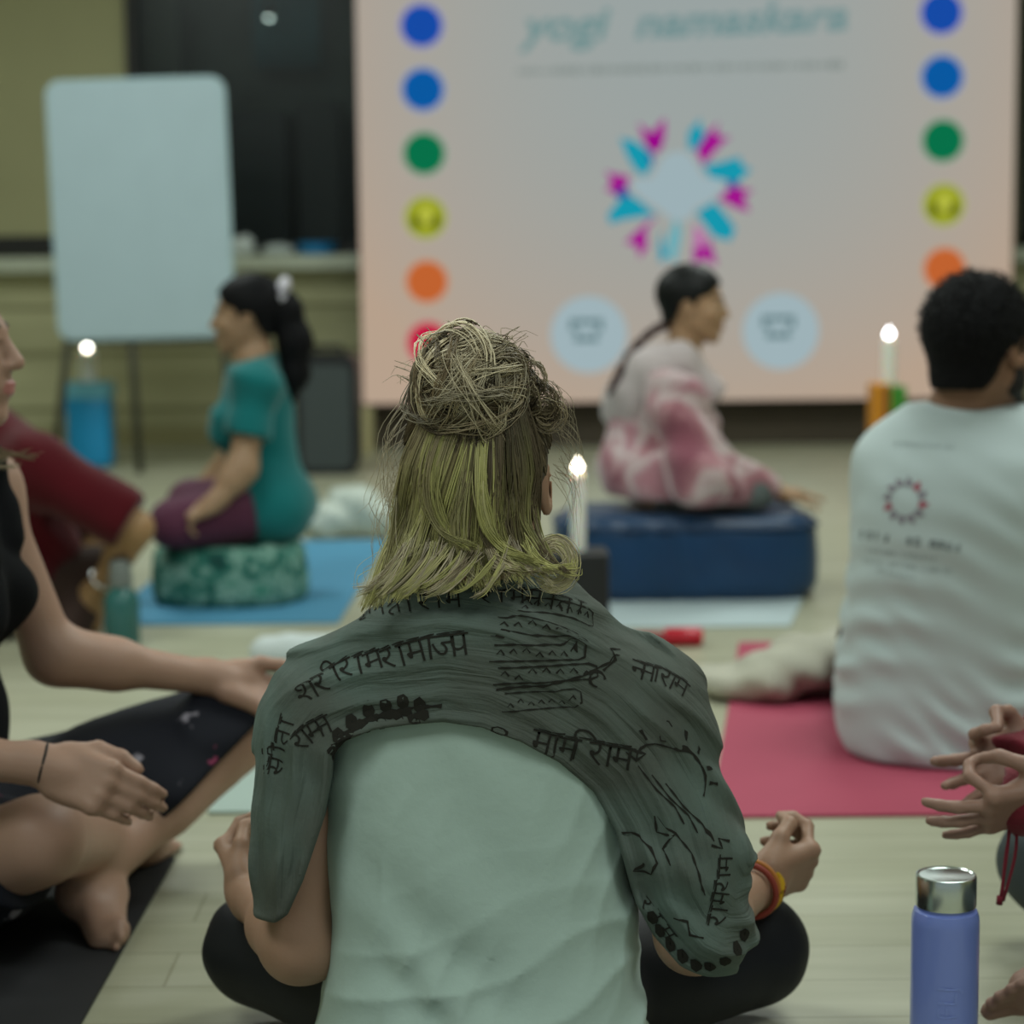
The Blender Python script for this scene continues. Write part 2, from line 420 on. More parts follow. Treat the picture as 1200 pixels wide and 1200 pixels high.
def foot_prims(S, an, d, sole, side, sc=1.0):
    """an ankle; d toe direction; sole: the way the sole faces; side +1 right foot"""
    d = V(d).normalized(); s = V(sole); s = (s-d*s.dot(d)).normalized(); t = d.cross(s)*side; an = V(an)
    R = Matrix((t, d, s)).transposed(); L = lambda a, b, c: an+(t*a+d*b+s*c)*sc
    S.el(L(0, -.030, .045), [.031*sc, .038*sc, .032*sc], R, .02); S.rc(L(0, 0, .01), L(0, -.02, .045), .036*sc, .032*sc, .02)
    S.rc(L(0, .0, .022), L(-.006, .11, .052), .034*sc, .024*sc, .025); S.rc(L(-.012, -.01, .055), L(-.022, .10, .062), .024*sc, .018*sc, .02)
    S.rc(L(.022, .115, .058), L(-.034, .095, .062), .019*sc, .015*sc, .015)
    for i, (x, y, l, r) in enumerate(((.022, .125, .036, .0135), (.002, .132, .030, .0095), (-.013, .126, .027, .009), (-.026, .117, .023, .0085), (-.037, .106, .020, .0085))):
        S.rc(L(x, y, .060), L(x*1.03, y+l, .063), r*1.0*sc, r*.95*sc, .005*sc)
def torso_prims(S, J, sc=1.0, g=0.0, fem=False, k=.06, upper=True):
    up = (J['neck']-J['pel']).normalized(); rv = (J['shR']-J['shL']).normalized(); R = frame(up.cross(rv), up)
    hr = (J['hipR']-J['hipL']).normalized(); Rh = frame(V((0, 0, 1)).cross(hr), (0, 0, 1))
    ws = J.get('waist') or J['pel'].lerp(J['neck'], .36); ch = J.get('chest') or J['pel'].lerp(J['neck'], .70)
    wd = (J['shR']-J['shL']).length/.36
    def el(c, r, R, kk=k): S.el(c, [x*sc+g for x in r], R, kk)
    el(J['pel'], (.165, .115, .105), Rh)
    el(ws, (.128 if fem else .14, .095, .13), R)
    el(ch, (.142*wd if fem else .155*wd, .105, .155), R)
    for h in ('hipL', 'hipR'): el(J[h]+R @ V((0, -.035, -.01))*sc, (.088, .095, .085), Rh)
    if upper:
        S.rc(J['shL'], J['shR'], .048*sc+g, .048*sc+g, .05)
        for h in ('shL', 'shR'): S.rc(J['neck'], J[h], .048*sc+g, .052*sc+g, .04)
    if fem:
        for s in (-1, 1): el(ch+R @ V((s*.065, .085, -.02))*sc, (.055, .05, .055), R, .03)
def neck_prims(S, J, hc, R, sc=1.0, g=0.0):
    S.rc(hc+R @ V((0, -.022, -.045))*sc, J['neck']+V((0, 0, 0)), .050*sc+g, .056*sc+g, .03)
def arm_prims(S, J, s, sc=1.0, g=0.0, k=.03, upto=1.0):
    a, b, c = J['sh'+s], J['el'+s], J['wr'+s]
    S.rc(a, b, .047*sc+g, .038*sc+g, .05); S.rc(b, c, .039*sc+g, .0255*sc+g, k)
    S.rc(b.lerp(c, .08), b.lerp(c, .35), .036*sc+g, .038*sc+g, k)
def leg_prims(S, J, s, sc=1.0, g=0.0, thigh=True, shin=True):
    a, b, c = J['hip'+s], J['kn'+s], J['an'+s]
    if thigh: S.rc(a, b, .086*sc+g, .058*sc+g, .05)
    if shin:
        S.rc(b, c, .054*sc+g, .036*sc+g, .03); S.rc(b.lerp(c, .12), b.lerp(c, .42), .050*sc+g, .050*sc+g, .03)
def half(p, n, k=.004):
    """keeps the side the normal points away from"""
    p = arr(p); n = arr(V(n).normalized())
    return lambda X, d: smax(d, (X-p)@n, k)

# ------------------------------------------------------------------ strands of hair
def catmull(pts, n):
    p = [V(q) for q in pts]; p = [p[0]*2-p[1]]+p+[p[-1]*2-p[-2]]; out = []
    m = len(p)-3
    for i in range(n):
        u = i/(n-1)*m; j = min(int(u), m-1); t = u-j; a, b, c, d = p[j:j+4]
        out.append(0.5*((2*b)+(c-a)*t+(2*a-5*b+4*c-d)*t*t+(3*b-a-3*c+d)*t**3))
    return out
class Strands:
    def __init__(s): s.v = []; s.q = []; s.c = []; s.n = 0
    def add(s, pts, r, col0, col1, taper=.25, flat=1.0, root=1.0):
        p = np.array([tuple(x) for x in pts], np.float32); n = len(p)
        t = np.gradient(p, axis=0); t /= np.maximum(np.linalg.norm(t, axis=1, keepdims=True), 1e-9)
        up = arr((.11, -.97, .2)); a = np.cross(t, up); a /= np.maximum(np.linalg.norm(a, axis=1, keepdims=True), 1e-6); b = np.cross(t, a)
        u = np.linspace(0, 1, n)[:, None]; rr = r*np.where(u < .5, root+(1-root)*u*2, 1-(1-taper)*(u-.5)*2)
        K = 4 if flat != 1.0 else 3
        for k in range(K):
            an = 2*PI*k/K; s.v.append((p+a*np.cos(an)*rr+b*np.sin(an)*rr*flat))
        i = np.arange(n-1)
        for k in range(K):
            k2 = (k+1) % K; s.q.append(np.stack([s.n+k*n+i, s.n+k2*n+i, s.n+k2*n+i+1, s.n+k*n+i+1], 1))
        c = arr(col0)*(1-u)+arr(col1)*u
        for k in range(K): s.c.append(c)
        s.n += K*n
    def build(s, name, m, parent):
        vs = np.concatenate(s.v)-np.array(base_of(parent)); me = np_mesh(name, vs, np.concatenate(s.q))
        at = me.color_attributes.new('tone', 'FLOAT_COLOR', 'POINT'); c = np.concatenate(s.c)
        at.data.foreach_set('color', np.concatenate([c, np.ones((len(c), 1))], 1).astype(np.float32).ravel())
        return link(name, me, m, parent)
def hair_mat(name, rough=.45):
    m = mat(name, (.2, .15, .1), rough=rough, spec=.35); nt = m.node_tree
    a = nt.nodes.new('ShaderNodeAttribute'); a.attribute_name = 'tone'
    nt.links.new(a.outputs['Color'], nt.nodes['Principled BSDF'].inputs['Base Color']); return m
# ------------------------------------------------------------------ the hall
YW = 10.8
def wx(px): return P(px, 300, YW).x
def wz(py, px=300): return P(px, py, YW).z
def slat_mat(name, c0, c1, sx, sz):
    m = bpy.data.materials.new(name); m.use_nodes = True; nt = m.node_tree; b = nt.nodes['Principled BSDF']; b.inputs['Roughness'].default_value = .6
    tc = nt.nodes.new('ShaderNodeTexCoord'); mp = nt.nodes.new('ShaderNodeMapping'); mp.inputs['Scale'].default_value = (sx, 1, sz)
    n = nt.nodes.new('ShaderNodeTexNoise'); n.inputs['Scale'].default_value = 1.0; n.inputs['Detail'].default_value = 5
    r = nt.nodes.new('ShaderNodeValToRGB'); r.color_ramp.elements[0].position = .35; r.color_ramp.elements[1].position = .65
    r.color_ramp.elements[0].color = (*c0, 1); r.color_ramp.elements[1].color = (*c1, 1)
    nt.links.new(tc.outputs['Object'], mp.inputs[0]); nt.links.new(mp.outputs[0], n.inputs['Vector']); nt.links.new(n.outputs['Fac'], r.inputs[0]); nt.links.new(r.outputs[0], b.inputs['Base Color']); return m
# floor: pale planks running across
fm = bpy.data.materials.new('pale plank floor'); fm.use_nodes = True; nt = fm.node_tree; b = nt.nodes['Principled BSDF']
tc = nt.nodes.new('ShaderNodeTexCoord'); br = nt.nodes.new('ShaderNodeTexBrick'); br.offset = .37
br.inputs['Color1'].default_value = (.44, .44, .33, 1); br.inputs['Color2'].default_value = (.40, .40, .285, 1); br.inputs['Mortar'].default_value = (.30, .29, .20, 1)
br.inputs['Scale'].default_value = 1.0; br.inputs['Mortar Size'].default_value = .0022; br.inputs['Brick Width'].default_value = 1.3; br.inputs['Row Height'].default_value = .14
mp = nt.nodes.new('ShaderNodeMapping'); mp.inputs['Scale'].default_value = (1.2, 9, 1); nz = nt.nodes.new('ShaderNodeTexNoise'); nz.inputs['Scale'].default_value = 2.0; nz.inputs['Detail'].default_value = 5
mx = nt.nodes.new('ShaderNodeMix'); mx.data_type = 'RGBA'; mx.blend_type = 'MULTIPLY'; mx.inputs[0].default_value = 1.0
rp = nt.nodes.new('ShaderNodeValToRGB'); rp.color_ramp.elements[0].position = .3; rp.color_ramp.elements[1].position = .7
rp.color_ramp.elements[0].color = (.80, .80, .76, 1); rp.color_ramp.elements[1].color = (1, 1, 1, 1)
L_ = nt.links.new
L_(tc.outputs['Object'], br.inputs['Vector']); L_(tc.outputs['Object'], mp.inputs[0]); L_(mp.outputs[0], nz.inputs['Vector']); L_(nz.outputs['Fac'], rp.inputs[0])
L_(br.outputs['Color'], mx.inputs[6]); L_(rp.outputs[0], mx.inputs[7]); L_(mx.outputs[2], b.inputs['Base Color']); b.inputs['Roughness'].default_value = .38; b.inputs['Specular IOR Level'].default_value = .35
tag(MB().box((0, 4.4, -.05), (10.4, 13.2, .1)).build('floor', fm), kind='structure')
M_wall = mat('olive painted wall', (.40, .39, .22), .8, noise=.15, nscale=1.2)
M_panel = slat_mat('olive wood wainscot', (.36, .35, .195), (.50, .49, .29), .8, 7.0)
M_dado = mat('pale ledge', (.52, .56, .45), .5)
M_dark = mat('dark frame', (.018, .018, .017), .5)
M_brown = mat('dark brown riser', (.060, .046, .030), .7, noise=.2, nscale=4)
LEDGE = wz(303)
def struct(o): return tag(o, kind='structure')
wl = MB(); x155 = wx(156); x1190 = wx(1191)
wl.box(((x155-5.2)/2, YW+.05, 2.1), (5.2+x155, .1, 4.2-2*LEDGE+LEDGE*0+2.2-2.2)) if False else None
# upper wall left of the window, lintels, wall behind the screen, wainscot below the ledge
wl.box(((-5.2+x155)/2, YW+.05, (LEDGE+3.2)/2), (x155+5.2, .1, 3.2-LEDGE))
wl.box(((x155+x1190)/2, YW+.05, 2.9), (x1190-x155, .1, .6))
xs0 = wx(440); wl.box(((xs0+x1190)/2, YW+.05, (LEDGE+2.6)/2), (x1190-xs0, .1, 2.6-LEDGE))
wl.box(((x1190+.9+5.2)/2, YW+.05, (LEDGE+3.2)/2), (5.2-x1190-.9, .1, 3.2-LEDGE)); wl.box((x1190+.45, YW+.05, 2.9), (.9, .1, .6))
struct(wl.build('wall_back', M_wall))
struct(MB().box((0, YW+.03, LEDGE/2-.02), (10.4, .14, LEDGE-.04)).build('wall_wainscot', M_panel))
lg = MB().box((0, YW-.02, LEDGE-.02), (10.4, .30, .075), .01); struct(lg.build('trim_ledge', M_dado))
rl = MB()
for z in (.19, .47, .70): rl.box((0, YW-.045, z), (10.4, .012, .018))
struct(rl.build('trim_rails', mat('olive rail', (.27, .26, .14), .6)))
struct(MB().box((0, YW-.06, .045), (10.4, .03, .09)).build('baseboard_back', mat('olive baseboard', (.30, .28, .14), .6)))
struct(MB().box((-5.15, 4.4, 1.6), (.1, 12.9, 3.2)).build('wall_left', M_wall)); struct(MB().box((5.15, 4.4, 1.6), (.1, 12.9, 3.2)).build('wall_right', M_wall))
struct(MB().box((0, 4.4, 3.25), (10.4, 13.2, .1)).build('ceiling', mat('pale ceiling', (.5, .52, .46), .9)))
# dark stripe under the upper wall at far left
struct(MB().box(((-5.2+x155)/2, YW-.012, LEDGE+.075), (x155+5.2, .02, .10)).build('trim_dark', M_dark))
# windows onto a dark room
def window(name, x0, x1, parts):
    root = tag(thing(name, None, None, ((x0+x1)/2, YW, LEDGE)), kind='structure'); cx = (x0+x1)/2; W = x1-x0; z0, z1 = LEDGE+.02, 2.6
    f = MB(); t = .05
    f.box((cx, YW+.03, z0+t/2), (W, .12, t)); f.box((cx, YW+.03, z1-t/2), (W, .12, t)); f.box((x0+t/2, YW+.03, (z0+z1)/2), (t, .12, z1-z0)); f.box((x1-t/2, YW+.03, (z0+z1)/2), (t, .12, z1-z0))
    f.build('window_frame', M_dark, root, world=True)
    g = bpy.data.materials.get('window glass')
    if not g:
        g = bpy.data.materials.new('window glass'); g.use_nodes = True; n = g.node_tree; n.nodes.clear(); o = n.nodes.new('ShaderNodeOutputMaterial')
        tr = n.nodes.new('ShaderNodeBsdfTransparent'); tr.inputs[0].default_value = (.8, .85, .85, 1); gl = n.nodes.new('ShaderNodeBsdfGlossy'); gl.inputs['Roughness'].default_value = .3
        m = n.nodes.new('ShaderNodeMixShader'); m.inputs[0].default_value = .015; n.links.new(tr.outputs[0], m.inputs[1]); n.links.new(gl.outputs[0], m.inputs[2]); n.links.new(m.outputs[0], o.inputs[0])
    MB().box((cx, YW+.03, (z0+z1)/2), (W-2*t, .012, z1-z0-2*t)).build('pane', g, root, world=True)
    r = MB(); r.box((cx, YW+1.6, 1.4), (W+2.2, .06, 3.4)); r.box((x0-1.0, YW+.9, 1.4), (.06, 1.6, 3.4)); r.box((x1+1.0, YW+.9, 1.4), (.06, 1.6, 3.4)); r.box((cx, YW+.9, -.03), (W+2.2, 1.6, .06))
    r.build('room_behind', mat('dim grey room', (.10, .11, .095), .9, noise=.9, nscale=2.6), root, world=True)
    return root
win = window('window_1', x155, xs0, 0); window('window_2', x1190, x1190+.9, 0)
YB = YW+.75
def bx2(px0, py0, px1, py1, Y, dy, name, m, label=None, cat=None, **k):
    a = P(px0, py1, Y); c = P(px1, py0, Y); o = MB().box(((a.x+c.x)/2, Y+dy/2, (a.z+c.z)/2), (c.x-a.x, dy, c.z-a.z), k.get('bevel', .02)).build(name, m)
    return tag(o, label, cat)
def to_floor(px0, py0, px1, Y, dy, name, m, label, cat, bevel=.02):
    a = P(px0, py0, Y); c = P(px1, py0, Y); o = MB().box(((a.x+c.x)/2, Y+dy/2, a.z/2), (c.x-a.x, dy, a.z), bevel).build(name, m); return tag(o, label, cat)
to_floor(262, 132, 337, YB, .5, 'cabinet', mat('black cabinet', (.006, .007, .009), .5), 'tall black cabinet seen through the dark window beside the white board', 'cabinet')
to_floor(345, 118, 398, YB+.2, .4, 'cupboard', mat('charcoal cupboard', (.035, .035, .033), .6), 'charcoal cupboard behind the dark window close to the screen edge', 'cupboard')
to_floor(166, -60, 205, YB+.05, .25, 'cupboard', mat('grey cupboard', (.10, .105, .09), .7), 'tall grey cupboard behind the dark window at its left end', 'cupboard')
cur = MB(); a = P(296, 80, YB+.5); c = P(326, -160, YB+.5)
def cf(u, v): return V((a.x+(c.x-a.x)*u*2.2, YB+.55+.03*math.sin(u*34), a.z+(c.z-a.z)*v))
cur.grid(cf, 40, 6); cu = cur.build('curtain', mat('teal curtain', (.06, .17, .20), .9), None, True); sm = cu.modifiers.new('thickness', 'SOLIDIFY'); sm.thickness = .006
tag(cu, 'dim teal curtain hanging high in the room behind the dark window', 'curtain')
lp = P(315, 17, YB+.2); lt = thing('ceiling_spotlight', 'small lit spotlight glowing behind the dark window near the screen', 'lamp', lp)
MB().lathe([(.0, .012), (.017, .010), (.022, -.008), (.017, -.02), (0, -.024)], 16).build('bulb', emis('spot bulb', (.8, .95, .85), 9), lt, True)
MB().lathe([(.03, -.02), (.034, .03), (.01, .08), (.01, 2.98-lp.z), (0, 2.98-lp.z)], 16).build('lamp_housing', M_dark, lt, True)
# ------------------------------------------------------------------ the lit screen
YS = 10.35
scr = thing('led_screen', 'large lit screen showing a lotus emblem between columns of coloured discs', 'screen', (P(805, 475, YS).x, YS, 0))
sx0, sx1 = P(421, 300, YS).x, P(1187, 300, YS).x; sz0 = P(800, 471, YS).z; sz1 = sz0+2.42; scx = (sx0+sx1)/2
MB().box((scx, YS+.06, (sz0+sz1)/2), (sx1-sx0, .11, sz1-sz0), .004).build('cabinet', mat('black screen body', (.02, .02, .02), .5), scr, world=True)
sm_ = bpy.data.materials.new('screen picture'); sm_.use_nodes = True; nt = sm_.node_tree; nt.nodes.clear(); L_ = nt.links.new
o = nt.nodes.new('ShaderNodeOutputMaterial'); e = nt.nodes.new('ShaderNodeEmission'); L_(e.outputs[0], o.inputs[0])
tc = nt.nodes.new('ShaderNodeTexCoord'); sp = nt.nodes.new('ShaderNodeSeparateXYZ'); L_(tc.outputs['Object'], sp.inputs[0])
def mth(op, a, b=None, c=None):
    n = nt.nodes.new('ShaderNodeMath'); n.operation = op
    for i, v in enumerate((a, b, c)):
        if v is None: continue
        if isinstance(v, (int, float)): n.inputs[i].default_value = v
        else: L_(v, n.inputs[i])
    return n.outputs[0]
ux = mth('ABSOLUTE', mth('DIVIDE', sp.outputs[0], (sx1-sx0)/2)); uz = mth('DIVIDE', mth('SUBTRACT', sp.outputs[2], sz0), sz1-sz0)
side = mth('POWER', ux, 2.2); low = mth('POWER', mth('SUBTRACT', 1.0, uz), 3.0)
fac = nt.nodes.new('ShaderNodeMath'); fac.operation = 'ADD'; fac.use_clamp = True; L_(mth('MULTIPLY', side, .62), fac.inputs[0]); L_(mth('MULTIPLY', low, .85), fac.inputs[1])
mx = nt.nodes.new('ShaderNodeMix'); mx.data_type = 'RGBA'; L_(fac.outputs[0], mx.inputs[0])
mx.inputs[6].default_value = (*srgb(153, 163, 162), 1); mx.inputs[7].default_value = (*srgb(182, 160, 140), 1); L_(mx.outputs[2], e.inputs[0])
MB().box((scx, YS-.002, (sz0+sz1)/2), (sx1-sx0-.012, .014, sz1-sz0-.012)).build('display', sm_, scr, world=True)
YD = YS-.010
def disc(px, py, r, name, col, s=1.0, dy=0, parent=scr, seg=40):
    p = P(px, py, YD); m = MB(); m.prism([(p.x+r*math.cos(2*PI*i/seg), p.z+r*math.sin(2*PI*i/seg)) for i in range(seg)], YD-dy-.001, YD-dy)
    return m.build(name, col if not isinstance(col, tuple) else emis(name, col, s), parent, world=True)
COLS = [(-45, (110, 60, 170), 'violet'), (30, (22, 74, 165), 'blue'), (105, (10, 88, 160), 'azure'), (180, (8, 112, 72), 'green'), (255, (150, 158, 40), 'yellow'), (330, (192, 98, 48), 'orange'), (402, (190, 22, 62), 'red')]
HAL = {'blue': (150, 148, 190), 'azure': (140, 155, 190), 'violet': (160, 140, 190), 'green': (140, 165, 145), 'yellow': (172, 172, 130), 'orange': (190, 150, 120), 'red': (190, 130, 130)}
GLY = {'green': '', 'yellow': ''}
for side_ in (0, 1):
    for (py, c, nm) in COLS:
        px = (494+(py-30)*.021) if side_ == 0 else (1103+(py-15)*.012); yy = py if side_ == 0 else py-15
        d = disc(px, yy, .108, 'disc', emis('disc glow '+nm, srgb(*HAL[nm]), 1.0), dy=.001)
        d['label'] = nm+' disc'
        disc(px, yy, .096, 'disc_fill', emis('disc '+nm, srgb(*c), 1.0), parent=d, dy=.003)
        if nm == 'yellow':
            p = P(px, yy, YD); m = MB(); q = []
            m.prism([(p.x+.026*math.cos(a)+.004, p.z+.045*math.sin(a)+.012) for a in [2*PI*i/20 for i in range(20)]], YD-.007, YD-.0045)
            m.build('bright_emblem', emis('disc yellow emblem', srgb(185, 190, 70)), d, world=True)
            for s in (-1, 1): m = MB(); m.prism([(p.x+s*.045+.024*math.cos(a), p.z-.022+.028*math.sin(a)) for a in [2*PI*i/16 for i in range(16)]], YD-.007, YD-.0045); m.build('dark_emblem', emis('disc yellow dark', srgb(88, 96, 22)), d, world=True)
# the lotus emblem: pixel outlines read off the photograph, placed on the screen
def spoly(name, pts, col, dy=.002, parent=scr, s=1.0):
    m = MB(); q = [P(x, y, YD) for x, y in pts]; m.prism([(p.x, p.z) for p in q], YD-dy-.001, YD-dy); return m.build(name, emis(name, srgb(*col), s), parent, world=True)
def zc(pts, x0=680, y0=120, k=230/1200): return [(x0+x*k, y0+y*k) for x, y in pts]
CY, MG, LM, LC2, BL = (22, 150, 172), (160, 22, 140), (182, 110, 165), (105, 170, 180), (30, 60, 150)
LOT = [(MG, [(350, 120), (400, 160), (440, 185), (480, 130), (520, 90), (520, 200), (500, 280), (455, 315), (400, 270)]),
       (CY, [(240, 215), (330, 235), (410, 290), (445, 330), (430, 400), (395, 450), (340, 420), (285, 330)]),
       (MG, [(150, 420), (230, 440), (300, 450), (285, 520), (270, 575), (215, 560), (150, 535), (190, 490)]),
       (CY, [(165, 690), (240, 590), (300, 565), (360, 600), (470, 690), (380, 700), (260, 720), (180, 745)]),
       (MG, [(470, 690), (400, 740), (330, 800), (270, 860), (345, 880), (360, 955), (410, 890), (405, 780)]),
       (CY, [(490, 770), (505, 850), (535, 940), (490, 990), (475, 900)]), (LC2, [(580, 700), (620, 770), (610, 860), (585, 980), (545, 960), (530, 850)]),
       (MG, [(790, 820), (820, 930), (840, 1000), (760, 960), (690, 985), (690, 880), (765, 890)]), (LM, [(700, 740), (760, 800), (770, 880), (690, 890)]),
       (CY, [(705, 675), (820, 605), (900, 700), (950, 770), (920, 850), (820, 825), (770, 760)]),
       (MG, [(840, 590), (930, 510), (1060, 540), (1000, 580), (1040, 670), (960, 650)]),
       (CY, [(745, 385), (840, 370), (980, 330), (985, 380), (1050, 410), (960, 490), (900, 480), (790, 455)]),
       (MG, [(705, 290), (760, 200), (850, 120), (830, 200), (920, 210), (860, 260), (750, 385)]),
       (CY, [(655, 280), (660, 180), (735, 95), (740, 160), (770, 195), (710, 290)])]
emb = tag(bpy.data.objects.new('lotus_emblem', None)); COL.objects.link(emb); emb.parent = scr
for i, (c, pts) in enumerate(LOT):
    spoly('petal', zc(pts), c, .002+.0012*(i % 3), emb)
for pts in ([(400, 190), (490, 195), (500, 270), (455, 312), (410, 270)], [(205, 560), (270, 510), (300, 570), (250, 590)], [(905, 480), (965, 490), (960, 520), (900, 520)], [(400, 290), (445, 330), (440, 400), (420, 340)]):
    spoly('petal_patch', zc(pts), BL if pts[0][0] != 400 or pts[0][1] == 290 else (150, 10, 135), .0065, emb)  # deeper blue and magenta patches in the emblem artwork
spoly('figure', zc([(560, 305), (640, 300), (690, 350), (730, 420), (760, 460), (860, 470), (880, 520), (800, 600), (700, 650), (660, 720), (560, 720), (480, 650), (380, 590), (310, 520), (330, 470), (440, 460), (470, 400), (500, 340)]), (156, 176, 182), .007, emb)
for cx in (690, 915):
    yy = 392 if cx == 690 else 388
    d = disc(cx, yy, .185, 'round_badge', emis('badge', srgb(158, 178, 184)), dy=.002); d['label'] = 'pale blue round badge'
    m = MB(); p = P(cx-3, yy-12, YD); k = 1/238
    for (x0, y0, x1, y1) in ((-19, -6, 19, 0), (-19, 0, -13, 8), (13, 0, 19, 8), (-14, 14, 14, 20), (-12, 8, -8, 14), (8, 8, 12, 14)):
        m.box((p.x+(x0+x1)/2*k, YD-.006, p.z-(y0+y1)/2*k), ((x1-x0)*k, .002, (y1-y0)*k))
    m.build('badge_mark', emis('badge mark', srgb(92, 120, 124)), d, world=True)
# title: slanted teal lettering and a fine grey line of print under it
def text_mesh(body, size, shear=0.0, bold=0.0):
    c = bpy.data.curves.new('text', 'FONT'); c.body = body; c.size = size; c.shear = shear; c.offset = bold; c.align_x = 'LEFT'; c.resolution_u = 3
    o = bpy.data.objects.new('text', c); COL.objects.link(o); dg = bpy.context.evaluated_depsgraph_get(); dg.update()
    me = bpy.data.meshes.new_from_object(o.evaluated_get(dg)); bpy.data.objects.remove(o); bpy.data.curves.remove(c); return me
def screen_text(name, body, px0, py0, px1, py1, hpx, col, shear=.25, bold=0.0):
    me = text_mesh(body, 1.0, shear, bold); xs = [v.co.x for v in me.vertices]; a = P(px0, py0, YD); c = P(px1, py1, YD)
    w0, w1 = min(xs), max(xs); sx = (c.x-a.x)/(w1-w0); sz = hpx/238/.72
    for v in me.vertices:
        x, z = v.co.x-w0, v.co.y; u = x/(w1-w0); v.co = V((a.x+x*sx, YD-.003, a.z+(c.z-a.z)*u+z*sz))-base_of(scr)
    return link(name, me, emis(name, srgb(*col)), scr)
screen_text('title_lettering', 'yogi', 607, 48, 716, 45, 36, (112, 143, 143), .25, .03)
screen_text('title_lettering', 'namaskara', 744, 44, 994, 34, 34, (112, 142, 143), .25, .03)
m = MB(); rr = random.Random(4); x = 608
while x < 990:
    wd = rr.uniform(3, 7); p = P(x, 84-(x-608)*.021, YD); h = rr.choice((5, 7, 9))
    m.box((p.x, YD-.003, p.z), (wd/238, .002, h/238)); x += wd+rr.uniform(1.2, 3.5)
m.build('fine_print', emis('fine print', srgb(128, 138, 134)), scr, world=True)
rs = MB().box((scx+.1, YS+.22, sz0/2-.005), (sx1-sx0+.1, .20, sz0-.012)).build('screen_plinth', M_brown); tag(rs, 'dark brown plinth running under the lit screen', 'plinth')
tag(MB().box((P(430, 520, 10.2).x, 10.2, sz0/2), (.055, .05, sz0), .004).build('wooden_post', mat('olive post', (.46, .41, .22), .6)), 'short pale wooden post under the left end of the screen', 'post')
# ------------------------------------------------------------------ ledge clutter
lz = LEDGE+.0175
p = P(372, 292, YW-.08); bw = thing('bowl', 'small bright blue tub on the ledge next to the screen', 'tub', (p.x, YW-.09, lz))
MB().lathe([(0, 0), (.080, 0), (.088, .01), (.098, .055), (.093, .057), (.083, .02), (0, .012)], 32).build('tub', mat('blue plastic', (.012, .22, .52), .4), bw, True, 40)
MB().lathe([(.098, .050), (.104, .052), (.104, .060), (.095, .060)], 32).build('rim', mat('blue rim', (.02, .22, .46), .35), bw, True)
S = Solid(.03); p = P(283, 290, YW-.08); c0 = V((p.x, YW-.09, lz+.045))
for i, (dx, dz, r) in enumerate(((0, 0, .045), (.03, -.012, .036), (-.035, -.008, .038), (.015, .025, .03))): S.el(c0+V((dx, 0, dz)), (r*1.1, r*.9, r*.9))
S.post += [lambda X, d, f=folds((.6, .2, .8), .035, .006, 5, 2.0): d+f(X), half((0, 0, lz+.0005), (0, 0, -1))]
tag(solid('cloth', S, .007, mat('white cloth', (.62, .68, .66), .8)), 'crumpled white cloth on the ledge just right of the white board', 'cloth')
S = Solid(.03); p = P(326, 292, YW-.08); c0 = V((p.x, YW-.09, lz+.02))
for dx in (-.03, 0, .03): S.el(c0+V((dx, 0, 0)), (.05, .05, .026))
S.post += [lambda X, d, f=folds((.8, .3, .5), .03, .004, 8, 2.0): d+f(X), half((0, 0, lz+.0005), (0, 0, -1))]
tag(solid('cloth', S, .007, mat('white linen', (.5, .56, .54), .8)), 'flat folded white cloth on the ledge beside the blue tub', 'cloth')
# ------------------------------------------------------------------ white board on its easel
YBd = P(160, 562, 5).y; g = G(160, 556); YBd = g.y
wb = thing('whiteboard', 'blank rounded white board standing on a dark easel', 'whiteboard', (P(165, 395, YBd).x, YBd, 0))
def q(px, py, Y=None): v = P(px, py, Y or YBd); return v
bl, br_, tl, tr = q(72, 395), q(270, 393), q(54, 95), q(263, 95)
ctr = (bl+br_+tl+tr)/4; bwid = (br_.x-bl.x+tr.x-tl.x)/2; bh = tl.z-bl.z
Rb = Matrix.Rotation(math.radians(-1.0), 3, 'Y'); rp_ = round_rect(-bwid/2, -bh/2, bwid/2, bh/2, .055)
def board(r, d0, d1, name, m, grow):
    mm = MB(); pts = round_rect(-bwid/2-grow, -bh/2-grow, bwid/2+grow, bh/2+grow, .055+grow)
    mm.prism(pts, d0, d1); bmesh.ops.transform(mm.bm, matrix=Matrix.Translation(ctr) @ Rb.to_4x4(), verts=mm.bm.verts[:]); return mm.build(name, m, r, world=True)
board(wb, .0, .02, 'panel', mat('white board surface', (.39, .505, .56), .35, noise=.05, nscale=6), 0)
board(wb, .006, .026, 'frame', mat('grey board rim', (.40, .55, .58), .4), .012)
for i, (x0, y0, x1, y1, yy) in enumerate(((150, 396, 156, 560, -.02), (90, 396, 62, 556, .0), (255, 396, 272, 556, .0))):
    a = q(x0, y0)+V((0, .045, .3)); bb = G(x1, y1); bb.y = YBd+yy+.05; bb.z = .008
    MB().tube([a, bb], .018, 10).build('leg', mat('dark easel leg', (.055, .055, .040), .5), wb, True, world=True)
MB().tube([q(80, 401)+V((0, .03, 0)), q(262, 400)+V((0, .03, 0))], .014, 8).build('crossbar', mat('dark easel bar', (.06, .06, .045), .5), wb, True, world=True)
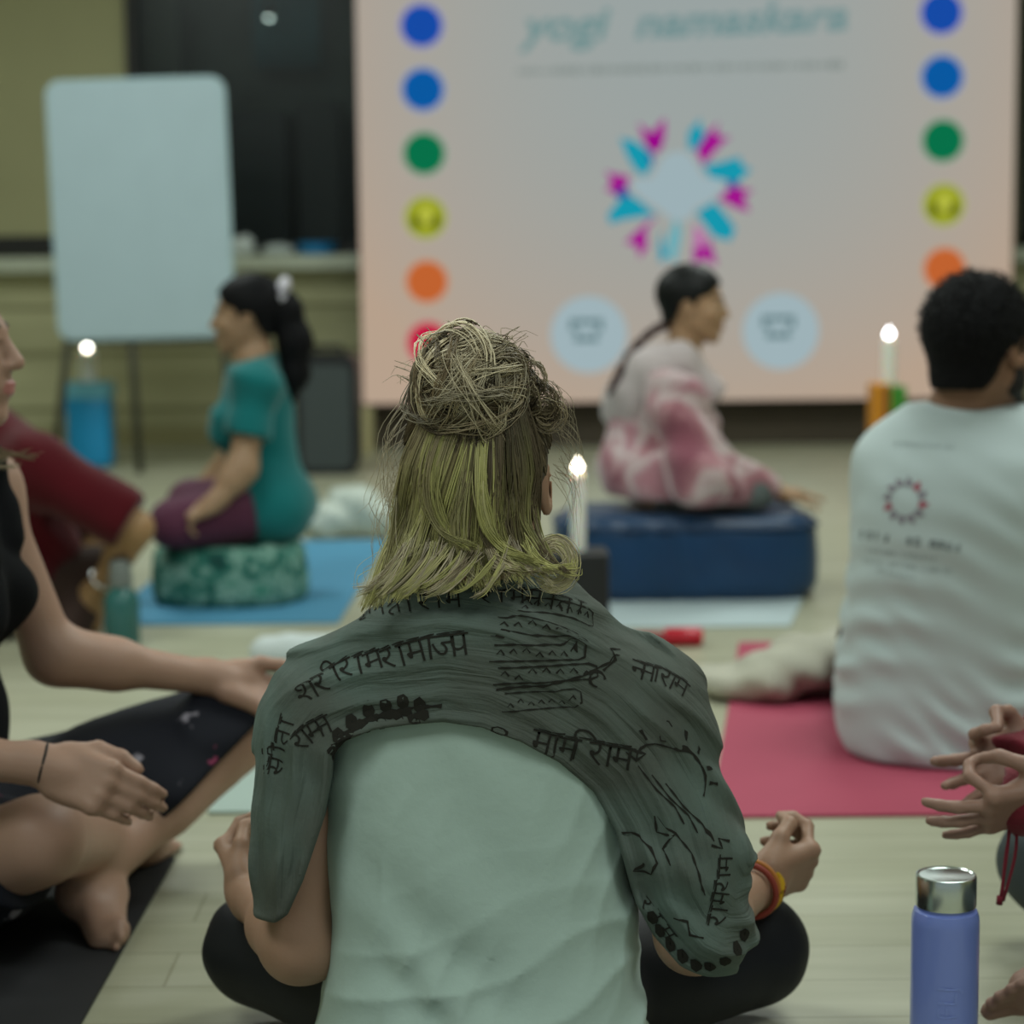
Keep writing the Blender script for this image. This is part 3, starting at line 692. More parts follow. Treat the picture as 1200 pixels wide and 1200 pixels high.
# ------------------------------------------------------------------ loudspeaker on the floor
g = G(384, 557); sp_ = thing('loudspeaker', 'black round-topped loudspeaker standing on the floor behind the teal shirt', 'loudspeaker', (g.x, g.y, 0))
wid = 74/ (FPX/g.y); hh = P(384, 416, g.y).z
MB().prism(round_rect(-wid/2, 0, wid/2, hh, .06), .0, .26).build('cabinet', mat('black speaker body', (.012, .013, .015), .45), sp_)
MB().prism(round_rect(-wid/2+.03, .03, wid/2-.03, hh-.045, .04), -.008, .004).build('grille', mat('grey speaker grille', (.045, .058, .060), .5, noise=.2, nscale=200), sp_)
MB().tube([V((-.07, .13, hh-.005)), V((-.06, .13, hh+.03)), V((.06, .13, hh+.03)), V((.07, .13, hh-.005))], .011, 8).build('handle', M_dark, sp_, True)
# ------------------------------------------------------------------ mats on the floor
def yoga_mat(label, corners, m, t=.006, edge=None):
    """corners on the floor, counter-clockwise"""
    c = sum((V((p.x, p.y, 0)) for p in corners), V((0, 0, 0)))/len(corners)
    root = MB(); root.prism([(p.x-c.x, p.y-c.y) for p in corners], .0005, t, (V((1, 0, 0)), V((0, 1, 0)), V((0, 0, 1))))
    o = root.build('yoga_mat', m); o.location = c; return tag(o, label, 'yoga mat')
def quad(a, b, c, d): return [V((*a, 0)), V((*b, 0)), V((*c, 0)), V((*d, 0))]
def gp(px, py): g = G(px, py); return (g.x, g.y)
MT = .006
M_red = mat('crimson mat', (.38, .062, .108), .75, noise=.10, nscale=5, bump=.08, bscale=300, spec=.3)
a, b = gp(832, 960), gp(866, 755); e = (V((*b, 0))-V((*a, 0))); n_ = V((e.y, -e.x, 0)).normalized()*.66
yoga_mat('crimson yoga mat under the seated person in the white printed t-shirt', [V((*a, 0)), V((*a, 0))+V((.66, 0, 0)), V((*b, 0))+V((.66, 0, 0)), V((*b, 0))], M_red)
M_bluemat = mat('sky blue mat', (.075, .265, .42), .7, noise=.06, nscale=5, spec=.3)
a, b = gp(396, 731), gp(456, 634)
yoga_mat('sky blue yoga mat under the green patterned cushion', [V((a[0]-.64, a[1], 0)), V((*a, 0)), V((*b, 0)), V((b[0]-.64, b[1], 0))], M_bluemat)
M_white = mat('pale ice mat', (.42, .51, .53), .7, spec=.3)
a, b = gp(926, 735), gp(948, 688)
yoga_mat('pale ice-blue yoga mat under the deep blue bolster', [V((a[0]-.95, a[1], 0)), V((*a, 0)), V((*b, 0)), V((b[0]-.95, b[1], 0))], M_white)
M_sage = mat('sage grey mat', (.36, .45, .41), .75, noise=.05, nscale=5, spec=.3)
a = gp(244, 955); yoga_mat('sage grey yoga mat between the patterned shorts and the shawl', quad(a, (a[0]+.62, a[1]), (a[0]+.62, a[1]+1.65), (a[0], a[1]+1.65)), M_sage)
M_bmat = mat('black mat', (.022, .022, .024), .7, spec=.25)
a, b = gp(205, 1008), gp(90, 1200)
yoga_mat('black yoga mat under the barefoot person in the black tank top', quad((b[0]-.62, 1.85), (b[0], 1.85), a, (a[0]-.62, a[1])), M_bmat)
yoga_mat('charcoal yoga mat under the seated person with the printed shawl', quad((-.29, 1.62), (.23, 1.62), (.23, 2.70), (-.29, 2.70)), mat('charcoal mat', (.05, .055, .055), .8))
# ------------------------------------------------------------------ cushions
def cushion(name, label, c, rx, ry, h, z0, m, seed, amp=.006, n=3.0, cat='cushion', vox=.008, rz=0.0, pipe=None):
    o = thing(name, label, cat, (c[0], c[1], z0), rz=rz)
    S = Solid(.02); zs = [0, .04, .18, .5, .82, .95, 1.0]; fs = [.90, .955, .995, 1.0, .98, .93, .86]
    S.stk([(z*h, 0, 0, rx*f, ry*f) for z, f in zip(zs, fs)], n)
    f1 = folds((1, .5, .3), .12, amp, seed, 1.6)
    top = lambda X, d: d+f1(X)
    S.post.append(top); S.post.append(half((0, 0, 0), (0, 0, -1)))
    vs, qs = S.mesh(vox); link('cover', np_mesh('cover', vs, qs), m, o)
    if pipe:
        pts = []
        for i in range(64):
            a = 2*PI*i/64; ca, sa = math.cos(a), math.sin(a); k = (abs(ca)**n+abs(sa)**n)**(-1/n); pts.append((rx*k*ca*.985, ry*k*sa*.985, h*.86))
        MB().tube(pts, .006, 6, True).build('piping', pipe, o, True)
    return o
M_bol = mat('deep blue satin', (.0010, .034, .100), .38, noise=.3, nscale=9, bump=.2, bscale=30, spec=.45, sheen=.12)
M_bolp = mat('navy piping', (.004, .03, .085), .5)
xb0 = P(648, 650, 6.0).x; xb1 = P(957, 650, 6.0).x
BOL = cushion('bolster', 'deep blue rectangular bolster under the pink tie-dye hoodie', ((xb0+xb1)/2, 6.05, 0), (xb1-xb0)/2, .215, .235, MT, M_bol, 3, .004, 5.0, pipe=M_bolp, cat='bolster')
M_leaf = ramp_mat('green leaf print', [(.30, (.006, .05, .045)), (.47, (.03, .17, .13)), (.56, (.22, .38, .32)), (.68, (.05, .22, .16))], 13, 3, 1.6, .8)
gx = (P(166, 680, 5.8).x+P(356, 680, 5.8).x)/2
CUS = cushion('cushion', 'round green leaf-print cushion on the sky blue mat', (gx, 5.98, 0), 95*5.8/FPX, .19, .165, MT, M_leaf, 11, .006, 2.6)
# ------------------------------------------------------------------ candles on their holders
M_wax = mat('white wax', (.85, .86, .80), .5, sss=.6)
def candle(px, pyflame, pybot, Y, label, r=.010, fs=1.0, z=None, tint=(1, .93, .78), w=.007, h=.024):
    a = P(px, pyflame, Y); zb = z if z is not None else P(px, pybot, Y).z; H = a.z-.018-zb; c = thing('candle', label, 'candle', (a.x, Y, zb))
    MB().lathe([(0, 0), (r, 0), (r*1.0, H*.5), (r*.96, H*.985), (r*.7, H), (0, H-.001)], 20).build('wax', M_wax, c, True, 50)
    MB().tube([V((0, 0, H-.002)), V((.0006, 0, H+.006))], .0012, 6).build('wick', M_dark, c)
    MB().lathe([(0, H+.004), (w*.7, H+.009), (w, H+.016), (w*.6, H+.025), (w*.2, H+.033), (0, H+h+.014)], 16).build('flame', emis('flame', tint, 16*fs), c, True)
    l = bpy.data.lights.new('flame_light', 'POINT'); l.energy = .25*fs; l.color = (1, .72, .4); l.shadow_soft_size = .012
    lo = bpy.data.objects.new('flame_light', l); COL.objects.link(lo); lo.parent = c; lo.location = (0, 0, H+.05)
    return c
g = G(108, 547); Yc = g.y; h1 = P(108, 447, Yc).z; ww = 54*Yc/FPX
ch = thing('candle_holder', 'tall bright blue candle holder with a pale rim behind the red shirt', 'candle holder', (g.x, Yc, 0))
MB().box((0, 0, h1*.42), (ww*.96, ww*.8, h1*.84), .03, seg=4).build('body', mat('bright blue lacquer', (.008, .26, .52), .3, spec=.5), ch, True, 60)
MB().box((0, 0, h1*.90), (ww, ww*.84, h1*.2), .022, seg=4).build('rim', mat('pale blue rim', (.16, .48, .62), .35), ch, True, 60)
candle(102, 407, 447, Yc, 'thick white candle burning on the bright blue holder', .037, .8, z=h1, tint=(1, .97, .86), w=.017, h=.03)
g = P(1039, 500, 8.0); Yc = 8.0; h1 = P(1039, 449, Yc).z
ch = thing('candle_holder', 'orange and green candle holder behind the white printed t-shirt', 'candle holder', (g.x, Yc, 0))
for (x0, x1, zz, c, nm) in ((-.064, .004, 0, (.62, .24, .012), 'orange_panel'), (.004, .064, -.01, (.05, .26, .03), 'green_panel')):
    MB().box(((x0+x1)/2, 0, (h1+zz)/2), (x1-x0, .12, h1+zz), .006).build(nm, mat(nm, c, .45), ch)
MB().box((-.012, -.061, h1/2), (.016, .004, h1*.98)).build('brown_strip', mat('brown strip', (.16, .05, .02), .5), ch)
candle(1042, 391, 449, Yc, 'slim white candle burning on the orange and green holder', .025, .85, z=h1+.001, tint=(.95, .97, 1), w=.015, h=.03)
Yc = 5.15; g = P(677, 700, Yc); h1 = P(677, 645, Yc).z; ww = 70*Yc/FPX
ch = thing('candle_holder', 'black box candle holder beside the hair of the shawl wearer', 'candle holder', (g.x, Yc, 0))
MB().box((0, 0, h1/2), (ww, ww, h1), .006).build('box', mat('black box', (.014, .015, .016), .5), ch)
MB().box((ww*.5+.0005, 0, h1/2), (.004, ww*.9, h1*.96), .001).build('edge_trim', mat('grey box edge', (.06, .065, .07), .5), ch)
candle(677, 546, 645, Yc, 'white taper candle burning on the black box holder', .019, 1.0, z=h1+.0005, tint=(1, .90, .70), w=.012, h=.026)
# ------------------------------------------------------------------ bottles
Yb = 2.5; a = P(1068, 1100, Yb); c = P(1147, 1100, Yb); r = (c.x-a.x)/2; top = P(1107, 1024, Yb).z; capb = P(1107, 1062, Yb).z
bt = thing('water_bottle', 'periwinkle water bottle with a shiny steel cap in the right foreground', 'bottle', ((a.x+c.x)/2, Yb, 0))
M_peri = mat('periwinkle enamel', (.185, .25, .63), .28, spec=.5, coat=.4)
prof = [(0, 0), (r*.9, 0), (r, .006), (r, capb-.020), (r*.985, capb-.011), (r*.93, capb-.004), (r*.84, capb-.002), (r*.84, capb+.002), (0, capb+.002)]
MB().lathe(prof, 64).build('body', M_peri, bt, True, 30)
rc_ = r*.885
MB().lathe([(0, capb+.0022), (rc_, capb+.0022), (rc_*1.01, capb+.004), (rc_*1.01, top-.003), (rc_*.985, top-.0006), (rc_*.93, top), (rc_*.88, top-.0015), (0, top-.0015)], 64).build('cap', mat('brushed steel', (.70, .76, .74), .24, metal=1.0), bt, True, 35)
# raised upright letters on the bottle front
me = text_mesh('FLJ', .034, 0, .0); b_ = bmesh.new(); b_.from_mesh(me); bmesh.ops.subdivide_edges(b_, edges=b_.edges[:], cuts=2); b_.to_mesh(me); b_.free()
th0 = -PI/2-.12+.0
for v in me.vertices:
    u, zz = v.co.y-.012, v.co.x; ang = th0-u/r-.0; v.co = V(((r+.0006)*math.cos(ang), (r+.0006)*math.sin(ang), P(1098, 1182, Yb).z+zz*1.05))
link('raised_lettering', me, mat('pale enamel letters', (.215, .285, .665), .3), bt)
# translucent green bottle beside the red shirt
g = G(144, 757); Yb = g.y; k = Yb/FPX; bt = thing('water_bottle', 'translucent dark teal water bottle on the floor beside the red shirt', 'bottle', (g.x, Yb, 0))
r = 21*k; H = P(144, 690, Yb).z; Ht = P(144, 657, Yb).z
tm = mat('teal plastic', (.05, .20, .19), .2, trans=.35, spec=.5)
MB().lathe([(0, 0), (r*.92, 0), (r, .008), (r, H*.75), (r*.93, H*.88), (r*.62, H), (r*.55, H+.008), (0, H+.008)], 32).build('body', tm, bt, True, 40)
MB().lathe([(0, H+.0085), (r*.66, H+.0085), (r*.68, H+.02), (r*.60, Ht-.012), (r*.5, Ht), (0, Ht)], 32).build('cap', mat('grey cap', (.17, .19, .18), .3), bt, True, 40)
MB().tube([V((r*.62*math.cos(a), 0, Ht-.012+.02*math.sin(a))) for a in [PI*i/10 for i in range(11)]], .004, 6).build('carry_loop', mat('black loop', (.02, .02, .02), .4), bt, True)
# red bottle lying on the floor
g = G(800, 757); Yr = g.y; k = Yr/FPX; r = 11*k; rb = thing('flask', 'small red flask lying on its side on the floor behind the shawl', 'flask', (P(790, 750, Yr).x, Yr, r+.0005))
Rx = Matrix.Rotation(PI/2, 3, 'Y'); M_rf = mat('red enamel', (.50, .012, .03), .3)
x1 = P(823, 750, Yr).x-rb.location.x; x0 = P(778, 750, Yr).x-rb.location.x; x2 = P(738, 745, Yr).x-rb.location.x
MB().lathe([(0, x0), (r*.8, x0), (r, x0+.01), (r, x1-.008), (r*.85, x1), (0, x1)], 28, rot=Rx).build('body', M_rf, rb, True, 40)
MB().lathe([(0, x2), (r*.5, x2), (r*.6, x2+.012), (r*.62, x0-.012), (r*.5, x0-.0005), (0, x0-.0005)], 28, rot=Rx).build('neck', mat('dark red neck', (.28, .008, .02), .4), rb, True, 40)
# ------------------------------------------------------------------ cloths lying about
def cloth_heap(name, label, blobs, m, seed, wl, amp, zmin, cat='cloth', vox=.007, axis=(.5, .3, .8)):
    S = Solid(.03)
    for (c, r) in blobs: S.el(c, r)
    S.post += [lambda X, d, f=folds(axis, wl, amp, seed, 1.8): d+f(X), lambda X, d, f=folds((axis[2], axis[0], -axis[1]), wl*.6, amp*.5, seed+9, 1.8): d+f(X), half((0, 0, zmin+.001), (0, 0, -1))]
    return tag(solid(name, S, vox, m), label, cat)
g = G(410, 632)
cloth_heap('cloth_bundle', 'crumpled white cloth bundle on the floor below the loudspeaker', [(V((g.x+x, g.y+.06+y, z)), r) for x, y, z, r in ((-.07, 0, .05, (.09, .07, .07)), (.03, .02, .09, (.08, .07, .085)), (.10, 0, .05, (.07, .06, .07)), (-.03, .03, .11, (.06, .05, .06)))], mat('white plastic cloth', (.52, .58, .52), .5), 21, .06, .012, 0)
Yt = 4.95; 
S = Solid(.012); a = P(312, 757, Yt); b_ = P(400, 753, Yt); zr = .040
for i in range(5):
    t = i/4; c = a.lerp(b_, t*1.3); c.z = MT+zr*1.0; S.rc(c, c+V((.06, 0, 0)), zr*(1+.05*math.sin(i*2)), zr*(1+.04*math.cos(i*3)), .02)
S.post += [lambda X, d, f=folds((1, .1, .2), .05, .003, 4, 1.0): d+f(X), half((0, 0, MT+.001), (0, 0, -1))]
tag(solid('rolled_towel', S, .006, mat('white towel', (.56, .62, .62), .9)), 'rolled white towel on the sage mat behind the shawl shoulder', 'towel')
g = G(915, 838); 
cloth_heap('scarf', 'bunched cream scarf lying across the crimson mat beside the white t-shirt', [(V((P(px, 805, yy).x, yy, z)), r) for px, yy, z, r in ((868, 4.62, .030, (.10, .10, .040)), (905, 4.58, .055, (.075, .10, .055)), (940, 4.62, .075, (.08, .12, .062)), (985, 4.66, .075, (.08, .12, .065)), (1030, 4.68, .07, (.08, .10, .06)))] + [(V((P(845, 805, 4.66).x, 4.68, .026)), (.07, .08, .03))],
           mat('cream scarf', (.42, .41, .335), .9, noise=.2, nscale=18), 31, .085, .0045, MT, axis=(.45, .25, .85))
# ------------------------------------------------------------------ the person in front, seen from behind
def skin(name, col, bump=.05): return mat(name, col, .5, spec=.35, noise=.10, nscale=14, bump=bump, bscale=240, sss=.12)
def skin_set(name, col, lip, hair=(.02, .015, .012)):
    return [skin(name, col), mat(name+' lips', lip, .4), mat(name+' eye white', (.55, .55, .52), .25), mat(name+' dark', hair, .5)]
X0 = -.036
fp = thing('person', 'person with a messy blonde bun wearing a grey-green printed shawl, seen from behind', 'person', (X0, 2.42, MT))
J = dict(pel=V((X0, 2.42, .115)), neck=P(562, 712, 2.41), waist=V((X0+.002, 2.42, .27)), chest=P(563, 860, 2.44), shL=P(377, 836, 2.44), shR=P(748, 836, 2.41),
         hipL=V((X0-.085, 2.46, .105)), hipR=V((X0+.085, 2.46, .105)), knL=P(306, 1112, 2.67), knR=P(880, 1112, 2.67),
         elL=P(352, 1108, 2.40), elR=P(812, 1096, 2.37), wrL=P(290, 1046, 2.61), wrR=P(886, 1038, 2.61), anL=V((X0+.10, 2.80, .062)), anR=V((X0-.09, 2.74, .060)))
HC = P(560, 568, 2.42); HR = frame((.03, 1, -.12), (.03, .14, 1))
FIST = [(.85, 1.0, .7), (.95, 1.1, .6), (1.05, 1.1, .6), (1.1, 1.1, .6)]
S = Solid(.03); torso_prims(S, J, .92, fem=True); neck_prims(S, J, HC, HR, .92); head_prims(S, HC, HR, 1.0)
for s in 'LR':
    arm_prims(S, J, s, .98); leg_prims(S, J, s, .98)
d = (P(268, 992, 2.70)-J['wrL']); hand_prims(S, J['wrL'], d, (.75, .35, .55), TH_SIDE, -1, FIST, spread=.02, sc=.92, tip=0)
d = (P(946, 1012, 2.66)-J['wrR']); hand_prims(S, J['wrR'], d, (.05, .85, .45), TH_SIDE, 1, FIST, spread=.02, sc=1.0, tip=0)
foot_prims(S, J['anL'], (.55, .45, -.1), (.1, -.2, -1), -1, .95); foot_prims(S, J['anR'], (-.6, .4, -.1), (-.1, -.2, -1), 1, .95)
S.post.append(half((0, 0, MT+.001), (0, 0, -1)))
SK = skin_set('fair skin', (.36, .215, .145), (.34, .12, .10), (.12, .09, .05))
solid('body', S, .0042, SK, fp, face_index(HC, HR, 1.0))
# leggings
S = Solid(.05)
for s in 'LR':
    S.rc(J['hip'+s]+V((0, .01, .0)), J['kn'+s], .098, .072, .05); S.rc(J['kn'+s], J['an'+s], .062, .043, .03); S.rc(J['kn'+s].lerp(J['an'+s], .12), J['kn'+s].lerp(J['an'+s], .4), .060, .058, .03)
S.el(J['pel'], (.160, .105, .10)); S.el(J['pel']+V((0, -.02, -.01)), (.165, .09, .09))
S.post += [lambda X, d, f=folds((.5, .5, .8), .06, .0012, 3): d+f(X), half((0, 0, MT+.0015), (0, 0, -1))]
M_leg = mat('black leggings', (.0085, .010, .013), .6, spec=.3, bump=.05, bscale=500)
solid('leggings', S, .006, M_leg, fp)
# pale tank top
def row(py, xl, xr, Y, ry, grow=0.0):
    a, b = P(xl, py, Y), P(xr, py, Y); return (a.z, (a.x+b.x)/2, Y, (b.x-a.x)/2+grow, ry+grow)
rows = [row(1322, 345, 790, 2.42, .185), row(1262, 345, 785, 2.42, .185), row(1205, 362, 766, 2.42, .172), row(1165, 374, 758, 2.42, .150), row(1100, 391, 748, 2.42, .124), row(1000, 381, 741, 2.43, .118), row(900, 378, 729, 2.44, .118), row(835, 384, 722, 2.44, .112), row(790, 430, 690, 2.43, .09)]
S = Solid(.03); S.stk(rows, 2.6)
f1 = folds((.75, .1, .62), .095, .0055, 12, 1.5, bend=4); f2 = folds((-.3, .2, .9), .060, .0042, 17, 1.6, bend=5, sharp=True); f3 = folds((.9, .1, -.35), .040, .0024, 23, 1.4, bend=6, sharp=True)
zt = P(560, 860, 2.33).z; zb = P(560, 1200, 2.3).z
def shirt_f(X, d):
    t = np.clip((zt-X[:, 2])/(zt-zb), 0, 1.4); return d+f1(X)*(.35+.75*t)-f2(X)*(.10+.9*t*t)-f3(X)*(.25+.9*t)
S.post += [shirt_f, half((0, 0, MT+.004), (0, 0, -1))]
solid('tank_top', S, .0042, mat('pale mint cotton', (.43, .555, .50), .85, spec=.15, bump=.20, bscale=30, noise=.04, nscale=8, sheen=.2), fp)
# shawl
S = Solid(.05)
nL, nR = P(506, 738, 2.38), P(628, 738, 2.38)
S.rc(nL, nR, .060, .060); SL_ = P(388, 832, 2.41); S.rc(nL, SL_, .056, .073, .03); S.rc(nR, J['shR'], .056, .079, .03)
S.rc(nL+V((0, .03, .018)), nR+V((0, .03, .018)), .050, .050, .03)
eL = P(346, 1062, 2.37); S.rc(SL_, eL, .073, .046, .03); S.rc(P(372, 880, 2.41), P(356, 1000, 2.38), .076, .056, .03)
eR = P(806, 1010, 2.38); S.rc(J['shR'], eR, .079, .070, .03); S.rc(eR, P(826, 1086, 2.37), .070, .056, .02); S.rc(P(826, 1086, 2.37), P(846, 1086, 2.40), .054, .040, .02)
S.stk([row(1010, 392, 733, 2.43, .128), row(900, 385, 728, 2.44, .131), row(830, 378, 735, 2.44, .128), row(770, 420, 705, 2.43, .105), row(735, 470, 660, 2.42, .07)], 2.3, k=.05)
cutpx = [(100, 1100), (322, 1082), (338, 1070), (356, 1030), (378, 965), (388, 915), (391, 884), (404, 868), (440, 853), (480, 847), (520, 843), (565, 849), (610, 866), (655, 893), (696, 932), (722, 978), (734, 1022), (744, 1062), (766, 1103), (796, 1134), (830, 1150), (1000, 1165), (1000, 400), (100, 400)]
def xz(px, py, Y=2.335): v = P(px, py, Y); return (v.x, v.z)
cut = [xz(*p) for p in cutpx]; cutf = poly_sd(cut)
hem = poly_sd([xz(*p) for p in cutpx[4:22]]+[xz(1000, 2600), xz(300, 2600)])
rs_ = np.random.RandomState(5)
fa = folds((.2, .3, 1), .11, 1.0, 41, 1.3, bend=5); fb = folds((.5, .4, .8), .05, 1.0, 43, 1.5, bend=6); fc = folds((.6, .2, .5), .19, 1.0, 47, 1.5, bend=5)
def shawl_f(X, d):
    h = hem(X[:, 0], X[:, 2])
    wv = np.sin(X[:, 0]*9+1.0)*.6+np.sin(X[:, 0]*23+X[:, 2]*11)*.35
    q = h*(2*PI/.036)+1.5*wv+1.1*np.sin(X[:, 2]*31+X[:, 0]*17+.5); q2 = h*(2*PI/.0155)+2.2*wv+1.4*np.sin(X[:, 2]*40-X[:, 0]*26)
    amp = .0026+.0026*np.clip((-.05-X[:, 0])/.13, 0, 1)+.0018*np.clip((X[:, 0]-.06)/.12, 0, 1)
    r = 1-2*np.abs(np.sin(q*.5))**1.1+.42*(1-2*np.abs(np.sin(q2*.5)))*np.clip(.5+fc(X), 0, 1)
    return d-r*amp*(.55+.45*fa(X))+fb(X)*.0032
def shawl_cut(X, d):
    c = cutf(X[:, 0], X[:, 2]); e = smax(d, c, .007)
    return e
def hem_roll(X, d):     # a rolled edge along the hem
    c = cutf(X[:, 0], X[:, 2]); return d-.0022*np.exp(-((c+.006)/.005)**2)
S.post += [shawl_f, hem_roll, shawl_cut]
vs, qs = S.mesh(.0026); SB = BVHTree.FromPolygons([tuple(v) for v in vs], [tuple(int(i) for i in q) for q in qs])
shawl_me = (vs, qs)
# printed lettering and line drawings, laid onto the cloth
PV, PF = [], []
def lay(me_verts, me_faces, centre, ang, size, off=.0009):
    hit = SB.ray_cast(V((0, 0, CAM_H)), ray(*centre).normalized())
    if hit[0] is None: return
    n = hit[1]; n = n if n.dot(ray(*centre)) < 0 else -n
    rt = (ray(centre[0]+1, centre[1])-ray(*centre)); dn = (ray(centre[0], centre[1]-1)-ray(*centre))
    a = rt*math.cos(ang)+dn*math.sin(ang); a = (a-n*a.dot(n)).normalized(); b = n.cross(a)
    base = len(PV)
    for (x, y) in me_verts:
        p = hit[0]+(a*x+b*y)*size; q = SB.find_nearest(p)
        m = q[1] if q[1].dot(n) > 0 else -q[1]
        PV.append(q[0]+m*off)
    for f in me_faces: PF.append([base+i for i in f])
def letter(ch, centre, ang, size, bold=0.0):
    me = text_mesh(ch, 1.0, 0, bold); bm_ = bmesh.new(); bm_.from_mesh(me)
    bmesh.ops.triangulate(bm_, faces=bm_.faces[:])
    for _ in range(2):
        es = [e for e in bm_.edges if e.calc_length() > .16]
        if es: bmesh.ops.subdivide_edges(bm_, edges=es, cuts=1); bmesh.ops.triangulate(bm_, faces=bm_.faces[:])
    xs = [v.co.x for v in bm_.verts]; ys = [v.co.y for v in bm_.verts]
    if not xs: bm_.free(); return
    cx = (min(xs)+max(xs))/2; bm_.verts.ensure_lookup_table(); bm_.verts.index_update()
    lay([(v.co.x-cx, v.co.y-.35) for v in bm_.verts], [[v.index for v in f.verts] for f in bm_.faces], centre, ang, size); bm_.free(); bpy.data.meshes.remove(me)
def stroke(pts, centre, ang, size, wd=.05, closed=False):
    """a printed line: pts in a unit frame"""
    p = []
    n = len(pts)
    for i in range(n if closed else n-1):
        a, b = V((*pts[i], 0)), V((*pts[(i+1) % n], 0)); m = max(1, int((b-a).length*size/.005))
        for j in range(m): p.append(a.lerp(b, j/m))
    if not closed: p.append(V((*pts[-1], 0)))
    vs_, fs_ = [], []; k = len(p)
    for i in range(k):
        t = (p[(i+1) % k]-p[i-1]) if closed else (p[min(i+1, k-1)]-p[max(i-1, 0)]); t.normalize(); nn = V((-t.y, t.x, 0)); ww_ = wd*(.75+.35*math.sin(i*1.7+pts[0][0]*9))
        vs_ += [tuple((p[i]+nn*ww_/2)[:2]), tuple((p[i]-nn*ww_/2)[:2])]
    for i in range(k if closed else k-1):
        j = (i+1) % k; fs_.append([2*i, 2*i+1, 2*j+1, 2*j])
    lay(vs_, fs_, centre, ang, size)
def word(chars, path, size, bold=-.008):
    n = len(chars); pts = [V((*p, 0)) for p in path]; L = [0]
    for a, b in zip(pts, pts[1:]): L.append(L[-1]+(b-a).length)
    def at(s):
        for i in range(len(pts)-1):
            if s <= L[i+1] or i == len(pts)-2: return pts[i].lerp(pts[i+1], (s-L[i])/(L[i+1]-L[i])), pts[i+1]-pts[i]
    for i, ch_ in enumerate(chars):
        p, t = at((i+.5)/n*L[-1]); letter(ch_, (p.x, p.y), math.atan2(-t.y, t.x), size, bold)
        tt = math.atan2(-t.y, t.x)
    for i in range(n):                  # head line that joins the letters
        a, t = at(i/n*L[-1]); b_, _ = at((i+1)/n*L[-1]); u = V((-t.y, t.x, 0)).normalized(); mid = (a+b_)/2
        ln = (b_-a).length/1080
        stroke([(-ln/size/2, .30), (ln/size/2, .30)], (mid.x, mid.y), math.atan2(-t.y, t.x), size, .045)
word('श्रीराम'.replace('्', ''), [(352, 812), (400, 783), (446, 770)], .042)
word('रामाजप', [(446, 772), (500, 758), (546, 752)], .042)
word('सीताराम', [(420, 722), (480, 707), (540, 700)], .034)
word('रामसीता', [(560, 700), (620, 698), (690, 712)], .032)
word('मामिराम', [(628, 866), (680, 878), (738, 888)], .044)
word('नमाराम', [(744, 782), (775, 790), (803, 806)], .036)
word('रामन', [(345, 872), (362, 858), (384, 846)], .036)
word('सीता', [(322, 905), (330, 868), (338, 838)], .034)
word('राम', [(752, 1050), (770, 1075), (790, 1100)], .030)
word('रामराम', [(838, 1085), (846, 1040), (850, 1005)], .034)
def blob_row(pts, r):
    for (x, y) in pts: stroke([(r*math.cos(a), r*math.sin(a)) for a in [2*PI*i/8 for i in range(8)]], (x, y), 0, .01, 1.1, True)
toes = [(432, 832), (452, 826), (472, 822), (492, 826), (412, 846), (396, 862)]
for x, y in toes:
    blob_row([(x, y)], .45); stroke([(-.9, -.6), (.9, -.6)], (x, y+6), .2, .01, 1.2); stroke([(-.8, 0), (.2, -.9)], (x-3, y+12), 0, .012, .9)
stroke([(-1.1, -.45), (-.6, -.05), (0, .18), (.6, .22), (1.1, .15)], (456, 842), .1, .055, .16)
stroke([(-1, -.6), (-.3, 0), (.5, .35)], (402, 870), .1, .03, .25)
rb_ = random.Random(11)
def slab(cx, cy, w_, h_, ang):
    """outlined rounded panel with small marks inside"""
    A = h_/w_; pts = [(-1, -A), (.85, -A), (1, -A*.6), (1, A*.6), (.85, A), (-.9, A)]
    stroke(pts, (cx, cy), ang, w_/2/1080, .045)
    for i in range(7):
        x = -.85+i*.26; y = rb_.uniform(-A*.5, A*.3); stroke([(x, y), (x+.08, y+.08), (x+.15, y-.02)], (cx, cy), ang, w_/2/1080, .04)
for (cx, cy, w_, h_, an) in ((640, 735, 130, 24, -.02), (632, 765, 120, 20, .02), (640, 790, 128, 20, .04), (634, 820, 96, 22, .05), (655, 712, 110, 18, -.06)): slab(cx, cy, w_, h_, an)
stroke([(-1, -.16), (-.3, -.14), (.3, -.02), (.75, .18), (1, .42)], (660, 792), .02, .075, .045)
stroke([(.3*math.cos(a), .3*math.sin(a)) for a in [2*PI*i/12 for i in range(10)]], (700, 796), 0, .03, .12)
stroke([(-.4, -.5), (.1, -.1), (.0, .4), (.5, .5)], (718, 770), 0, .03, .12)
# round figure with rays on the right upper arm
stroke([(math.cos(a), .62*math.sin(a)) for a in [PI*i/12-.2 for i in range(15)]], (788, 905), -.5, .046, .07)
for i in range(6):
    a = .35+i*.45; stroke([(1.12*math.cos(a), .75*math.sin(a)), (1.42*math.cos(a), 1.05*math.sin(a))], (788, 905), -.5, .046, .13)
stroke([(-.8, .2), (-.2, .25), (-.5, -.15), (-1, 0)], (760, 892), -.3, .028, .12)
for k in range(3): stroke([(-1, .3), (-.2, .05), (.5, -.05), (1, -.3)], (775+k*16, 932+k*10), -.6, .040, .06)
stroke([(-1, .5), (-.5, .55), (0, .35), (.3, -.1), (.1, -.6), (-.4, -.7), (-.2, -.3)], (760, 1005), -.2, .036, .10)
stroke([(-.3, .9), (-.1, .3), (.5, .4), (.3, -.2), (.8, -.6)], (770, 985), -.3, .032, .10)
stroke([(-.8, .6), (.2, .1), (.9, -.8)], (800, 1000), -.35, .05, .06)
